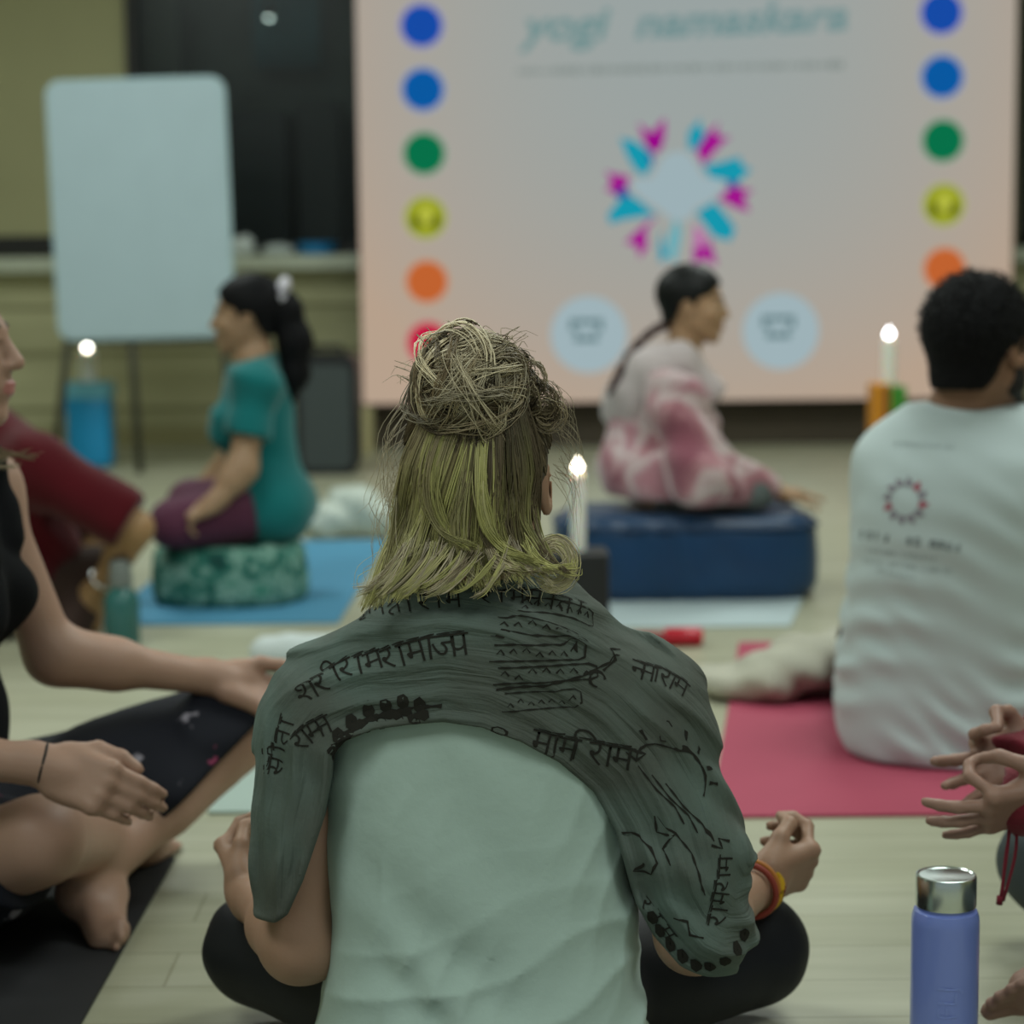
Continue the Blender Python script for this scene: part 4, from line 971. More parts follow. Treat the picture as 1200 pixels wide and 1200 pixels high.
stroke([(-.6, .5), (-.1, -.2), (.1, .4), (.6, -.3)], (845, 990), .6, .020, .16)
stroke([(-1, 0), (-.3, .4), (.3, -.1), (1, .3)], (805, 1090), -.7, .020, .16)
for (x, y) in ((765, 1075), (774, 1090), (786, 1106), (800, 1120), (816, 1130), (832, 1132), (850, 1126), (864, 1112), (872, 1095)): blob_row([(x, y)], .42)
for (x, y) in ((600, 870), (585, 858), (612, 880), (660, 902)): stroke([(-.8, 0), (.8, .2)], (x, y), -.4, .012, .9)
pv = np.array([tuple(v) for v in PV]); base = np.array(base_of(fp))
allv = np.concatenate([vs, pv])-base
me = bpy.data.meshes.new('shawl'); nq = len(qs); polys = [list(map(int, q)) for q in qs]+[[i+len(vs) for i in f] for f in PF]
me.from_pydata([tuple(v) for v in allv], [], polys); me.polygons.foreach_set('use_smooth', [True]*len(polys))
me.polygons.foreach_set('material_index', [0]*nq+[1]*len(PF))
M_shawl = ramp_mat('grey-green cotton shawl', [(.36, (.072, .074, .062)), (.50, (.096, .112, .096)), (.66, (.122, .172, .152))], 3.6, 4, .6, .85, bump=0.0)
nt = M_shawl.node_tree; n2 = nt.nodes.new('ShaderNodeTexNoise'); n2.inputs['Scale'].default_value = 170; bp = nt.nodes.new('ShaderNodeBump'); bp.inputs['Strength'].default_value = .18; bp.inputs['Distance'].default_value = .004
nt.links.new(nt.nodes['Texture Coordinate'].outputs['Object'], n2.inputs['Vector']); nt.links.new(n2.outputs['Fac'], bp.inputs['Height']); nt.links.new(bp.outputs[0], nt.nodes['Principled BSDF'].inputs['Normal'])
h_ = hem((allv+base)[:, 0].astype(np.float32), (allv+base)[:, 2].astype(np.float32)); at = me.attributes.new('crease', 'FLOAT_VECTOR', 'POINT'); at.data.foreach_set('vector', np.stack([h_*95, (allv[:, 0]*1.0+allv[:, 2]*.35)*9, allv[:, 1]*4], 1).astype(np.float32).ravel())
a_ = nt.nodes.new('ShaderNodeAttribute'); a_.attribute_name = 'crease'; n3 = nt.nodes.new('ShaderNodeTexNoise'); n3.inputs['Scale'].default_value = 1.0; n3.inputs['Detail'].default_value = 3; n3.inputs['Distortion'].default_value = .6
b3 = nt.nodes.new('ShaderNodeBump'); b3.inputs['Strength'].default_value = .75; b3.inputs['Distance'].default_value = .006; nt.links.new(a_.outputs['Vector'], n3.inputs['Vector']); nt.links.new(n3.outputs['Fac'], b3.inputs['Height']); nt.links.new(bp.outputs[0], b3.inputs['Normal']); nt.links.new(b3.outputs[0], nt.nodes['Principled BSDF'].inputs['Normal'])
link('shawl', me, [M_shawl, mat('dark block print', (.026, .025, .021), .9, spec=.1)], fp)
# bracelets on the right wrist
wa = (J['wrR']-J['elR']).normalized(); Rw = frame(wa, (0, 0, 1))
def ring(off, r, th, m, name, wav=0.0, tilt=0.0):
    c = J['wrR']+wa*off; pts = [c+Rw @ Matrix.Rotation(tilt, 3, 'X') @ V((r*math.cos(a), wav*math.sin(a*7), r*math.sin(a))) for a in [2*PI*i/40 for i in range(40)]]
    return MB().tube(pts, th, 8, True).build(name, m, fp, True, world=True)
mr, my, mo = mat('brick red thread', (.26, .04, .025), .7), mat('bright yellow thread', (.62, .36, .01), .6), mat('orange thread', (.42, .15, .02), .6)
for off, r, th, m, wv, tl_, nm in ((-.030, .034, .0038, mr, .0, .1, 'red bracelet'), (-.020, .0345, .0034, mo, .0, -.1, 'orange bracelet'), (.000, .0335, .0042, my, .003, .12, 'yellow braided bracelet'), (-.006, .034, .003, my, .0, -.15, 'yellow bracelet'), (.010, .033, .0036, mr, .002, -.05, 'red thread bracelet')):
    ring(off, r, th, m, 'bracelet', wv, tl_)['label'] = nm
# ------------------------------------------------------------------ her hair
M_hair = hair_mat('blonde hair strands', .5)
HS_POLY = [(-.3, .3), (.3, .3), (.3, .072), (.078, .066), (.055, .035), (.020, .022), (.006, -.010), (-.022, -.022), (-.036, -.050), (-.060, -.078), (-.3, -.078)]
S = hair_cap(HC, HR, 1.0, .006, HS_POLY, .0016, 3)
BUN = P(548, 452, 2.342)
S.post = S.post[:]; S.el(BUN, (.046, .042, .040)); S.rc(BUN, HC+HR @ V((-.004, -.02, .08)), .038, .05, .03)
hp = solid('hair', S, .005, mat('dark blonde under-hair', (.055, .040, .024), .6, noise=.3, nscale=60), fp)
R_ = random.Random(7); G_ = lambda s=1.0: R_.gauss(0, s)
DK, MD, BL_, PALE, YEL = (.050, .036, .022), (.135, .100, .056), (.31, .25, .155), (.52, .45, .31), (.46, .44, .17)
def mixc(a, b, t): return tuple(x*(1-t)+y*t for x, y in zip(a, b))
def pick(*cs):
    a, b = R_.choice(cs), R_.choice(cs); g = R_.uniform(.75, 1.25); return tuple(c*g for c in mixc(a, b, R_.random()))
def vary(c, a, b):
    g = R_.uniform(a, b); return tuple(x*g for x in c)
ER = V((.0805, .1025, .0905))
def scalp(dv, lift=.0):
    dv = V(dv).normalized(); return HC+HR @ (V((0, -.014, .034))+V((dv.x*(ER.x+lift), dv.y*(ER.y+lift), dv.z*(ER.z+lift))))
def slerp(a, b, t):
    a, b = V(a).normalized(), V(b).normalized(); om = math.acos(max(-1, min(1, a.dot(b))))
    if om < 1e-3: return a
    return (a*math.sin((1-t)*om)+b*math.sin(t*om))/math.sin(om)
ST = Strands()
bd = (HR.transposed() @ (BUN-HC)-V((0, -.014, .034))); bdn = V((bd.x/ER.x, bd.y/ER.y, bd.z/ER.z)).normalized()
# swept up to the knot, in locks of fine strands
for k in range(210):
    a = R_.uniform(-2.9, 2.9); side_ = math.sin(a)
    el_ = R_.uniform(-.7, .1) if abs(a) < 1.25 else R_.uniform(.1, .5)
    st = V((math.sin(a), -math.cos(a), el_*.9 if abs(a) < 2.2 else .45))
    if abs(a) < .9 and R_.random() < .25: st.z = R_.uniform(-.9, -.3)
    c1 = pick(DK, DK, MD, BL_) if st.x > 0 else pick(DK, MD, MD, BL_)
    for j in range(9):
        s2 = st+V((G_(.022), G_(.022), G_(.03))); pts = []; li = R_.uniform(.0005, .0055); sway = G_(.05)
        e2 = bdn+V((G_(.09), G_(.09), G_(.06)))
        for i in range(10):
            t = i/9; q = slerp(s2, e2, t); q = q+V((sway*math.sin(PI*t), 0, 0)); pts.append(scalp(q, li+.010*t*t))
        ST.add(pts, R_.uniform(.0004, .0010), vary(c1, .8, 1.25), vary(c1, .9, 1.5), .5)
# bun: loops wound round the knot
def bun_arc(n0, a0, span, rx, mul, lift, drop=0.0):
    n0 = V(n0).normalized(); u = n0.cross(V((.2, .9, .3))).normalized(); v_ = n0.cross(u); pts = []
    for i in range(14):
        t = i/13; a = a0+span*t; rr_ = rx*(1+lift*math.sin(PI*t)); q = (u*math.cos(a)+v_*math.sin(a))*rr_+n0*mul*(1-.3*t)
        pts.append(BUN+V((q.x*.97, q.y*.95, q.z*1.0-drop*t*t)))
    return pts
for k in range(190):
    n0 = V((G_(.6), -.6+G_(.5), G_(.7))); a0 = R_.uniform(0, 2*PI); sp_a = R_.uniform(1.5, 3.8); rx = R_.uniform(.041, .058); ml = R_.uniform(-.02, .026); li = R_.uniform(-.10, .14); cof = V((G_(.005), G_(.004), G_(.005))); wob_ = (R_.uniform(.0, .0022), R_.uniform(2, 5), R_.uniform(0, 6)); c1 = vary(pick(MD, BL_, PALE, PALE, PALE, DK), 1.05, 1.45)
    for j in range(11):
        n1 = n0+V((G_(.07), G_(.07), G_(.07)))
        ST.add([q_+cof+V((wob_[0]*math.sin(wob_[1]*i_*.3+wob_[2]), 0, wob_[0]*math.cos(wob_[1]*i_*.3+wob_[2]))) for i_, q_ in enumerate(bun_arc(n1, a0+G_(.10), sp_a+G_(.15), rx+G_(.0018), ml+G_(.0022), li+G_(.02)))], R_.uniform(.0004, .0010), vary(c1, .7, 1.2), vary(c1, .8, 1.35), .5)
# small hard coil to the right of the bun
for k in range(34):
    c0 = P(R_.uniform(598, 646), 0, 2.36); c0 = P(600+R_.uniform(0, 44), 0, 2.36); ux_ = R_.random(); c0 = P(596+ux_*50, 428+ux_*58+G_(9), 2.36); n0 = V((G_(.5), -.8, G_(.5))); c1 = pick(MD, BL_, DK)
    for j in range(9):
        u = n0.normalized(); a0 = R_.uniform(0, 6); pts = []
        r0 = R_.uniform(.009, .021); x_ = u.cross(V((0, .2, 1))).normalized(); y_ = u.cross(x_)
        for i in range(12):
            a = a0+2.8*i/11; pts.append(c0+(x_*math.cos(a)+y_*math.sin(a))*r0+V((G_(.0008), 0, G_(.0008))))
        ST.add(pts, R_.uniform(.0005, .0009), c1, tuple(c*1.3 for c in c1), .5)
# tendrils that stand out from the bun
for k in range(46):
    a = R_.uniform(-.3, PI+.3); b0 = BUN+V((.052*math.cos(a), G_(.02), .046*math.sin(a))); o_ = V((math.cos(a+G_(.5)), G_(.4), math.sin(a)*.8+.2))*R_.uniform(.010, .028)
    ST.add(catmull([b0-o_*.6, b0+o_*.5, b0+o_*1.0+V((G_(.008), 0, .004)), b0+o_*1.2+V((G_(.014), 0, -.006))], 9), R_.uniform(.00035, .0007), pick(BL_, PALE, MD), pick(PALE, BL_), .4)
# lower hair, let down: from under the knot, over the nape, flicking out at the ends
HH = HC+HR @ V((0, -.014, .034))
def back(px, py, l):   # a point on the back of the head
    p = P(px, py, 2.31); q = p-HH; k = 1-(q.x/(ER.x+.012))**2-(q.z/(ER.z+.06))**2
    return V((p.x, HH.y-(ER.y+l)*math.sqrt(max(k, .10)), p.z))
def fall(g, lift, sw):
    (x0, y0), (x1, y1), (x2, y2), (x3, y3), (x4, y4) = g
    return [back(x0, y0-14, .001), back(x1, y1, .006+lift), back(x2, y2, .008+lift), P(x3, y3, 2.325-lift-.004*sw), P(x4, y4, 2.306-lift*.7)]
def down(n, m, g0, g1, c0s, c1s, lock=3.0, jit=1.3, rad=(.0004, .0010), n_pts=20, lifts=.006):
    """locks between two guide paths, every lock a bundle that closes towards its tip"""
    for k in range(n):
        t = R_.random(); base_ = [(a[0]+(b_[0]-a[0])*t+G_(lock*(.5+.35*i)), a[1]+(b_[1]-a[1])*t+G_(lock*.8)) for i, (a, b_) in enumerate(zip(g0, g1))]
        ca, cb = pick(*c0s), pick(*c1s); lf = R_.uniform(0, lifts); sw = R_.random(); wd_ = R_.uniform(.6, 1.5)
        for j in range(m):
            o1, o2 = G_(jit*2.4*wd_), G_(jit*wd_)
            g = [(x+(o1 if i < 3 else o1*.6)+G_(.7), y+o2*(i > 2)+G_(1.0)) for i, (x, y) in enumerate(base_)]
            ST.add(catmull(fall(g, lf+R_.uniform(0, .0022), sw), n_pts), R_.uniform(*rad), vary(ca, .72, 1.2), vary(cb, .75, 1.3), .3)
LA = [(502, 488), (482, 545), (470, 610), (452, 662), (428, 712)]; LB = [(552, 498), (528, 560), (508, 625), (500, 662), (488, 692)]
LC_ = [(560, 498), (548, 560), (540, 625), (552, 660), (560, 684)]; RA = [(575, 498), (585, 560), (592, 620), (604, 655), (612, 680)]; RB = [(615, 485), (636, 545), (634, 605), (640, 640), (672, 668)]
down(30, 13, LA, LB, (MD, BL_, YEL), (YEL, YEL, PALE))
down(20, 13, LB, LC_, (BL_, MD, YEL, YEL), (YEL, PALE, YEL))
down(10, 12, LB, RA, (DK, MD), (YEL, BL_))
down(26, 12, LC_, RB, (DK, DK, DK, MD), (YEL, MD, BL_), lifts=.004)
down(9, 13, [(566, 500), (561, 560), (562, 610), (578, 640), (612, 655)], [(572, 500), (568, 560), (572, 610), (588, 640), (630, 660)], (YEL, PALE), (YEL, YEL), rad=(.0006, .0012), lock=2.5, lifts=.010)
down(8, 12, [(520, 498), (498, 545), (495, 590), (520, 625), (548, 640)], [(540, 500), (520, 550), (516, 600), (536, 632), (560, 646)], (BL_, YEL), (YEL, MD), lock=2.5, lifts=.010)
down(7, 10, [(505, 488), (472, 540), (462, 600), (444, 660), (424, 716)], [(510, 490), (478, 545), (468, 610), (452, 668), (440, 708)], (MD, BL_), (YEL, MD), rad=(.0005, .001), lifts=.010)
# under-layer over the nape, flicking out both ways above the collar
down(34, 11, [(520, 540), (505, 590), (492, 632), (478, 664), (452, 700)], [(600, 540), (605, 590), (606, 632), (616, 660), (640, 684)], (DK, MD), (YEL, YEL, PALE), lock=5, lifts=.003)
# curved ends sweeping along the collar
for k in range(26):
    x0 = R_.uniform(470, 600); c1 = pick(YEL, PALE, BL_); ln = R_.uniform(30, 70); d0 = R_.uniform(14, 34)
    for j in range(9):
        a = P(x0+G_(2), 640+G_(5), 2.318); m1 = P(x0-ln*.25+G_(2), 664+G_(3), 2.304); e = P(x0-ln+G_(2), 672+d0+G_(2), 2.306); m2 = m1.lerp(e, .55)+V((0, -.004, -.006))
        ST.add(catmull([a, m1, m2, e], 14), R_.uniform(.0004, .0009), vary(c1, .7, 1.1), vary(c1, .9, 1.35), .3)
for k in range(16):
    x0 = R_.uniform(560, 620); c1 = pick(YEL, PALE, BL_); ln = R_.uniform(24, 64)
    for j in range(8):
        a = P(x0+G_(2), 636+G_(5), 2.320); m1 = P(x0+ln*.4+G_(2), 662+G_(3), 2.306); e = P(x0+ln+G_(2), 660+G_(4)+R_.uniform(0, 12), 2.310)
        ST.add(catmull([a, m1, e, e+V((.004, 0, .007))], 14), R_.uniform(.0004, .0009), vary(c1, .7, 1.1), vary(c1, .9, 1.35), .3)
# ring curl at the right collar
for k in range(110):
    c0 = P(650+G_(2.5), 661+G_(2.5), 2.32); r0 = R_.uniform(.013, .027); pts = []; a0 = R_.uniform(1.9, 2.7)
    for i in range(16):
        a = a0-4.6*i/15; pts.append(c0+V((r0*math.cos(a)*.95, G_(.0004)+.006*math.sin(a), r0*math.sin(a)*1.15)))
    ST.add(pts, R_.uniform(.0004, .0008), pick(PALE, YEL, BL_), pick(PALE, PALE, YEL), .4)
# wisps beside the face and fly-aways
for k in range(34):
    x0 = R_.uniform(460, 478); y0 = R_.uniform(450, 560); a = P(x0+14, y0, 2.42)
    w_ = R_.choice((1, 1, 1.8)); b_ = P(x0-R_.uniform(2, 18)*w_, y0+R_.uniform(30, 60), 2.40+G_(.02)); c_ = P(x0-R_.uniform(0, 24)*w_, y0+R_.uniform(70, 130), 2.40+G_(.03))
    ST.add(catmull([a, b_, c_, c_+V((G_(.012), 0, -.02))], 12), R_.uniform(.00025, .0005), pick(PALE, BL_), pick(PALE), .3)
for k in range(36):
    x0 = R_.uniform(655, 668); y0 = R_.uniform(440, 560); a = P(x0-10, y0, 2.42); b_ = P(x0+R_.uniform(2, 16), y0+R_.uniform(10, 40), 2.41); c_ = P(x0+R_.uniform(0, 24), y0+R_.uniform(40, 110), 2.42)
    ST.add(catmull([a, b_, c_], 10), R_.uniform(.00022, .0004), pick(PALE, BL_), pick(PALE), .3)
for k in range(46):
    x0 = R_.uniform(440, 640); a = P(x0, 655+G_(8), 2.35); e = P(x0+(x0-560)*.22+G_(14), 690+G_(12), 2.31); ST.add(catmull([a, a.lerp(e, .5)+V((G_(.01), -.01, .004)), e, e+V((G_(.005), 0, G_(.003)-.004))], 10), R_.uniform(.0003, .0006), pick(YEL, PALE), pick(PALE, YEL), .3)
for k in range(10):
    a = P(470+G_(5), 560+G_(20), 2.40); b_ = P(446+G_(8), 610+G_(14), 2.39); c_ = P(452+G_(8), 650+G_(12), 2.38); ST.add(catmull([a, b_, c_, c_+V((.012, 0, -.008))], 10), .0003, PALE, PALE, .3)
ST.build('hair_strands', M_hair, hp)
# ------------------------------------------------------------------ person on the left: black tank top, patterned shorts, facing right
def tank(S, J, g, sc):
    torso_prims(S, J, sc, g, fem=True, upper=False)
lp_ = thing('person', 'barefoot person in a black tank top and dark floral shorts at the left edge', 'person', (-.80, 3.02, MT))
J = dict(pel=V((-.86, 3.03, .125)), neck=V((-.822, 3.02, .690)), waist=V((-.835, 3.03, .31)), chest=V((-.835, 3.02, .525)), shL=V((-.800, 3.19, .640)), shR=V((-.830, 2.85, .640)),
         hipL=V((-.83, 3.13, .115)), hipR=V((-.83, 2.92, .115)), knL=P(268, 868, 3.34), knR=P(46, 985, 2.84),
         elL=P(62, 768, 3.20), elR=V((-.885, 2.76, .355)), wrL=P(258, 796, 3.30), wrR=P(56, 898, 2.77), anL=P(92, 1052, 3.04), anR=P(168, 1004, 3.40))
J['anR'].z = max(J['anR'].z, .045); J['anL'].z = .062
HC = V((-.803, 3.02, .864)); HR = frame((1, -.05, .02), (0, 0, 1))
S = Solid(.03); torso_prims(S, J, .96, fem=True); neck_prims(S, J, HC, HR, .95); head_prims(S, HC, HR, 1.0)
for s in 'LR': arm_prims(S, J, s, 1.0)
S.rc(J['hipL'], J['knL'], .080, .056, .05); S.rc(J['knL'], J['anL'], .050, .033, .03); S.rc(J['knL'].lerp(J['anL'], .15), J['knL'].lerp(J['anL'], .45), .047, .046, .03)
S.rc(J['hipR'], J['knR'], .080, .060, .05); S.rc(J['knR'], J['anR'], .052, .033, .03); S.rc(J['knR'].lerp(J['anR'], .1), J['knR'].lerp(J['anR'], .4), .050, .046, .03)
hand_prims(S, J['wrL'], P(322, 820, 3.30)-J['wrL'], (.1, -.55, .8), TH_SIDE, -1, [(.3, .4, .3)]*4, sc=1.0)
hand_prims(S, J['wrR'], P(172, 944, 2.74)-J['wrR'], (-.05, .92, -.38), ((.6, .8, .15), (.05, 1, .15), (-.25, 1, .2)), 1, [(.28, .35, .25), (.34, .4, .25), (.40, .45, .25), (.46, .5, .25)], spread=-.06, sc=1.0)
foot_prims(S, J['anL'], (.10, -.85, -.30), (.75, -.10, -.60), -1, .90); foot_prims(S, J['anR'], (.25, .6, -.1), (.2, .1, -1), 1, .9)
S.post.append(half((0, 0, MT+.001), (0, 0, -1)))
SK2 = skin_set('rosy skin', (.40, .245, .180), (.42, .17, .15), (.10, .07, .04))
solid('body', S, .0048, SK2, lp_, face_index(HC, HR, 1.0))
S = Solid(.05); torso_prims(S, J, .96, .007, fem=True, upper=False)
for s_, h_ in ((1, 'shL'), (-1, 'shR')):
    m_ = J[h_]+V((-.008, -s_*.075, .064)); S.chain([J['chest']+V((.095, s_*.07, .05)), J['chest']+V((.088, s_*.085, .10)), m_+V((.04, 0, -.008)), m_, m_+V((-.04, 0, -.012)), J['chest']+V((-.100, s_*.085, .09)), J['chest']+V((-.105, s_*.07, .04))], [.026, .022, .019, .018, .019, .022, .026], .02)
S.post += [lambda X, d, f=folds((.3, .2, 1), .09, .003, 61): d+f(X), half((0, 0, .10), (0, 0, -1))]
M_tank = mat('black jersey', (.007, .0075, .009), .85, spec=.1)
solid('tank_top', S, .006, M_tank, lp_)
# shorts: dark with scattered pink and white flowers
M_flor = bpy.data.materials.new('dark floral cotton'); M_flor.use_nodes = True; nt = M_flor.node_tree; b = nt.nodes['Principled BSDF']; b.inputs['Roughness'].default_value = .8; b.inputs['Specular IOR Level'].default_value = .2
tc = nt.nodes.new('ShaderNodeTexCoord'); nz = nt.nodes.new('ShaderNodeTexNoise'); nz.inputs['Scale'].default_value = 40; L_ = nt.links.new
ad = nt.nodes.new('ShaderNodeMix'); ad.data_type = 'RGBA'; ad.blend_type = 'LINEAR_LIGHT'; ad.inputs[0].default_value = .03; L_(tc.outputs['Object'], nz.inputs['Vector']); L_(tc.outputs['Object'], ad.inputs[6]); L_(nz.outputs['Color'], ad.inputs[7])
vo = nt.nodes.new('ShaderNodeTexVoronoi'); vo.inputs['Scale'].default_value = 16; vo.inputs['Randomness'].default_value = 1.0; L_(ad.outputs[2], vo.inputs['Vector'])
r1 = nt.nodes.new('ShaderNodeValToRGB'); r1.color_ramp.elements[0].position = .16; r1.color_ramp.elements[0].color = (1, 1, 1, 1); r1.color_ramp.elements[1].position = .26; r1.color_ramp.elements[1].color = (0, 0, 0, 1); L_(vo.outputs['Distance'], r1.inputs[0])
r2 = nt.nodes.new('ShaderNodeValToRGB'); r2.color_ramp.interpolation = 'CONSTANT'; r2.color_ramp.elements[0].color = (.009, .010, .016, 1); r2.color_ramp.elements[1].position = .38; r2.color_ramp.elements[1].color = (.30, .05, .12, 1)
e3 = r2.color_ramp.elements.new(.66); e3.color = (.26, .24, .28, 1)
sp = nt.nodes.new('ShaderNodeSeparateColor'); L_(vo.outputs['Color'], sp.inputs[0]); L_(sp.outputs[0], r2.inputs[0])
mx = nt.nodes.new('ShaderNodeMix'); mx.data_type = 'RGBA'; mx.inputs[6].default_value = (.009, .010, .016, 1); L_(r1.outputs[0], mx.inputs[0]); L_(r2.outputs[0], mx.inputs[7]); L_(mx.outputs[2], b.inputs['Base Color'])
S = Solid(.05); kl = J['knL']; kr = J['knR']
S.el(J['pel'], (.14, .17, .115)); S.rc(J['hipL'], kl, .115, .092, .05); S.rc(kl, kl+(kl-J['hipL'])*.10, .090, .080, .03); S.rc(kl+V((-.02, 0, -.02)), kl+V((-.20, -.03, -.07)), .085, .09, .04)
S.rc(kl, kl.lerp(J['anL'], .40), .082, .080, .03)
S.rc(J['hipR'], J['hipR'].lerp(kr, .9), .100, .080, .05)
ax = (J['anL']-kl).normalized()
cutp = kl.lerp(J['anL'], .24); axr = (kr-J['hipR']).normalized(); cutr = J['hipR'].lerp(kr, .80); hA, hB = P(299, 846, 3.32), P(174, 968, 3.24); hn = arr((hB-hA).cross(V((0, 1, 0))).normalized()); hn = hn if hn[0] > 0 else -hn
def shorts_cut(X, d):
    a = (X-arr(hA))@hn; a = np.where(X[:, 1] > 3.02, a, -1); b_ = np.where(X[:, 1] < 2.98, (X-arr(cutr))@arr(axr), -1); return smax(smax(d, a, .004), b_, .004)
S.post += [lambda X, d, f=folds((.35, -.3, .85), .055, .006, 71, 1.6): d+f(X), shorts_cut, half((0, 0, MT+.002), (0, 0, -1))]
solid('shorts', S, .006, M_flor, lp_)
wa = (J['wrR']-J['elR']).normalized(); Rw = frame(wa, (0, 0, 1)); c = J['wrR']-wa*.004
MB().tube([c+Rw @ V((.0285*math.cos(a), .002*math.sin(2*a), .0285*math.sin(a))) for a in [2*PI*i/36 for i in range(36)]], .0026, 8, True).build('hair_tie', mat('black elastic', (.01, .01, .01), .7), lp_, True, world=True)['label'] = 'black elastic on the wrist'
S = hair_cap(HC, HR, 1.0, .012, [(-.3, .3), (.3, .3), (.3, .085), (.078, .072), (.050, .045), (.020, .020), (.012, -.10), (-.02, -.17), (-.3, -.17)], .002, 9, .02)
L = loc_fn(HC, HR, 1.0)
for s in (-1, 1): S.chain([L(s*.080, .00, .0), L(s*.078, -.005, -.09), L(s*.072, .02, -.15)], [.022, .022, .016], .02)
hp = solid('hair', S, .006, mat('straw blonde hair', (.20, .155, .085), .55, noise=.35, nscale=70, stretch=(1, 1, .15)), lp_)
ST2 = Strands(); R_ = random.Random(3)
for k in range(160):
    s = R_.choice((-1, 1)); x0 = s*R_.uniform(.060, .085); tipx = .03+G_(.02) if R_.random() < .4 else -.02+G_(.02)
    ST2.add(catmull([L(x0, R_.uniform(-.03, .02), .03), L(x0*1.02, R_.uniform(-.03, .01), -.06), L(s*.080, R_.uniform(-.02, .02), -.13), L(s*.078, tipx+.03, -.165), L(s*.076, tipx+.06, -.165+G_(.006))], 14), R_.uniform(.0006, .0012), pick(MD, BL_), pick(PALE, BL_), .4)
for k in range(70):
    x0 = R_.uniform(-.07, .07); ST2.add(catmull([L(x0, -.09, .05), L(x0, -.112, -.03), L(x0*1.05, -.10, -.11), L(x0*1.1, -.085, -.175)], 12), R_.uniform(.0006, .0012), pick(MD, BL_), pick(PALE, BL_), .4)
for k in range(420):   # combed from the parting down both sides of the face
    s = R_.choice((-1, 1)); y0 = R_.uniform(-.09, .062); x0 = s*.004
    ST2.add(catmull([L(x0, y0, .118+.008*(1-(y0/.09)**2)), L(s*.055, y0*1.02, .096), L(s*.086, y0*.95-.004, .035), L(s*.088, y0*.6-.012, -.05), L(s*(.080+G_(.004)), y0*.4-.01+G_(.01), -.15+G_(.015))], 14), R_.uniform(.0007, .0014), pick(MD, BL_), pick(PALE, BL_), .4)
ST2.build('hair_strands', M_hair, hp)
# ------------------------------------------------------------------ person on the right: white printed t-shirt, back to us
mp_ = thing('person', 'dark-haired bearded person in a white t-shirt with a printed emblem, on the crimson mat', 'person', (.84, 4.10, MT))
Y0 = 4.10
J = dict(pel=V((P(1098, 860, Y0).x, Y0, .11)), neck=P(1128, 482, Y0), waist=V((P(1098, 780, Y0).x, Y0, .30)), chest=P(1112, 600, Y0), shL=P(1048, 540, Y0+.03), shR=P(1238, 545, Y0-.01),
         hipL=V((P(1050, 860, Y0).x, Y0+.03, .105)), hipR=V((P(1150, 860, Y0).x, Y0+.03, .105)), knL=V((P(1060, 860, Y0).x, Y0+.38, .15)), knR=V((1.32, Y0+.26, .14)),
         elL=P(1062, 690, Y0+.18), elR=P(1275, 720, Y0+.05), wrL=V((P(1080, 790, Y0+.3).x, Y0+.34, .27)), wrR=V((1.22, Y0+.28, .26)), anL=V((1.10, Y0+.40, .065)), anR=V((.92, Y0+.32, .062)))
HC = P(1148, 408, Y0-.01); HR = frame((1.0, 1, -.04), (-.03, 0, 1)); HS = 1.14
S = Solid(.03); torso_prims(S, J, .93); neck_prims(S, J, HC, HR, 1.12); head_prims(S, HC, HR, HS)
for s in 'LR':
    arm_prims(S, J, s, 1.05); leg_prims(S, J, s, 1.0)
hand_prims(S, J['wrL'], (.1, 1, -.2), (0, .1, 1), TH_SIDE, -1, MUDRA, tip=0); hand_prims(S, J['wrR'], (.1, 1, -.1), (0, .1, 1), TH_SIDE, 1, MUDRA, tip=0)
foot_prims(S, J['anL'], (.6, .3, -.1), (0, 0, -1), -1); foot_prims(S, J['anR'], (-.6, .3, -.1), (0, 0, -1), 1)
S.post.append(half((0, 0, MT+.001), (0, 0, -1)))
SK3 = skin_set('brown skin', (.25, .135, .085), (.24, .10, .08))
solid('body', S, .006, SK3, mp_, face_index(HC, HR, HS))
S = Solid(.03)
def row3(py, xl, xr, ry, Y=Y0): return row(py, xl, xr, Y, ry)
S.stk([row3(902, 1008, 1240, .185), row3(880, 990, 1248, .19), row3(850, 979, 1250, .185), row3(800, 979, 1247, .172), row3(740, 987, 1242, .162), row3(660, 997, 1240, .158), row3(590, 1000, 1250, .156), row3(540, 1010, 1258, .138), row3(505, 1040, 1238, .105), row3(480, 1078, 1190, .075)], 2.4, k=.04)
for s in 'LR':
    S.rc(J['sh'+s], J['sh'+s].lerp(J['el'+s], .6), .074, .074, .05)
S.rc(P(1085, 520, Y0), P(1178, 522, Y0), .072, .072, .05)
f1 = folds((.25, .1, 1), .075, .0055, 81, 1.5, bend=4); f2 = folds((.6, .2, .7), .05, .003, 84, 1.4, bend=5); zt = P(1100, 620, 3.6).z; zb = P(1100, 880, 3.6).z
def tee_f(X, d):
    t = np.clip((zt-X[:, 2])/(zt-zb), 0, 1.2); return d+f1(X)*(.2+1.1*t)+f2(X)*(.2+.7*t)
S.post += [tee_f, half((0, 0, MT+.003), (0, 0, -1))]
vs, qs = S.mesh(.0065)
TB = BVHTree.FromPolygons([tuple(v) for v in vs], [tuple(int(i) for i in q) for q in qs])
PVs, PFs, PMs = [], [], []
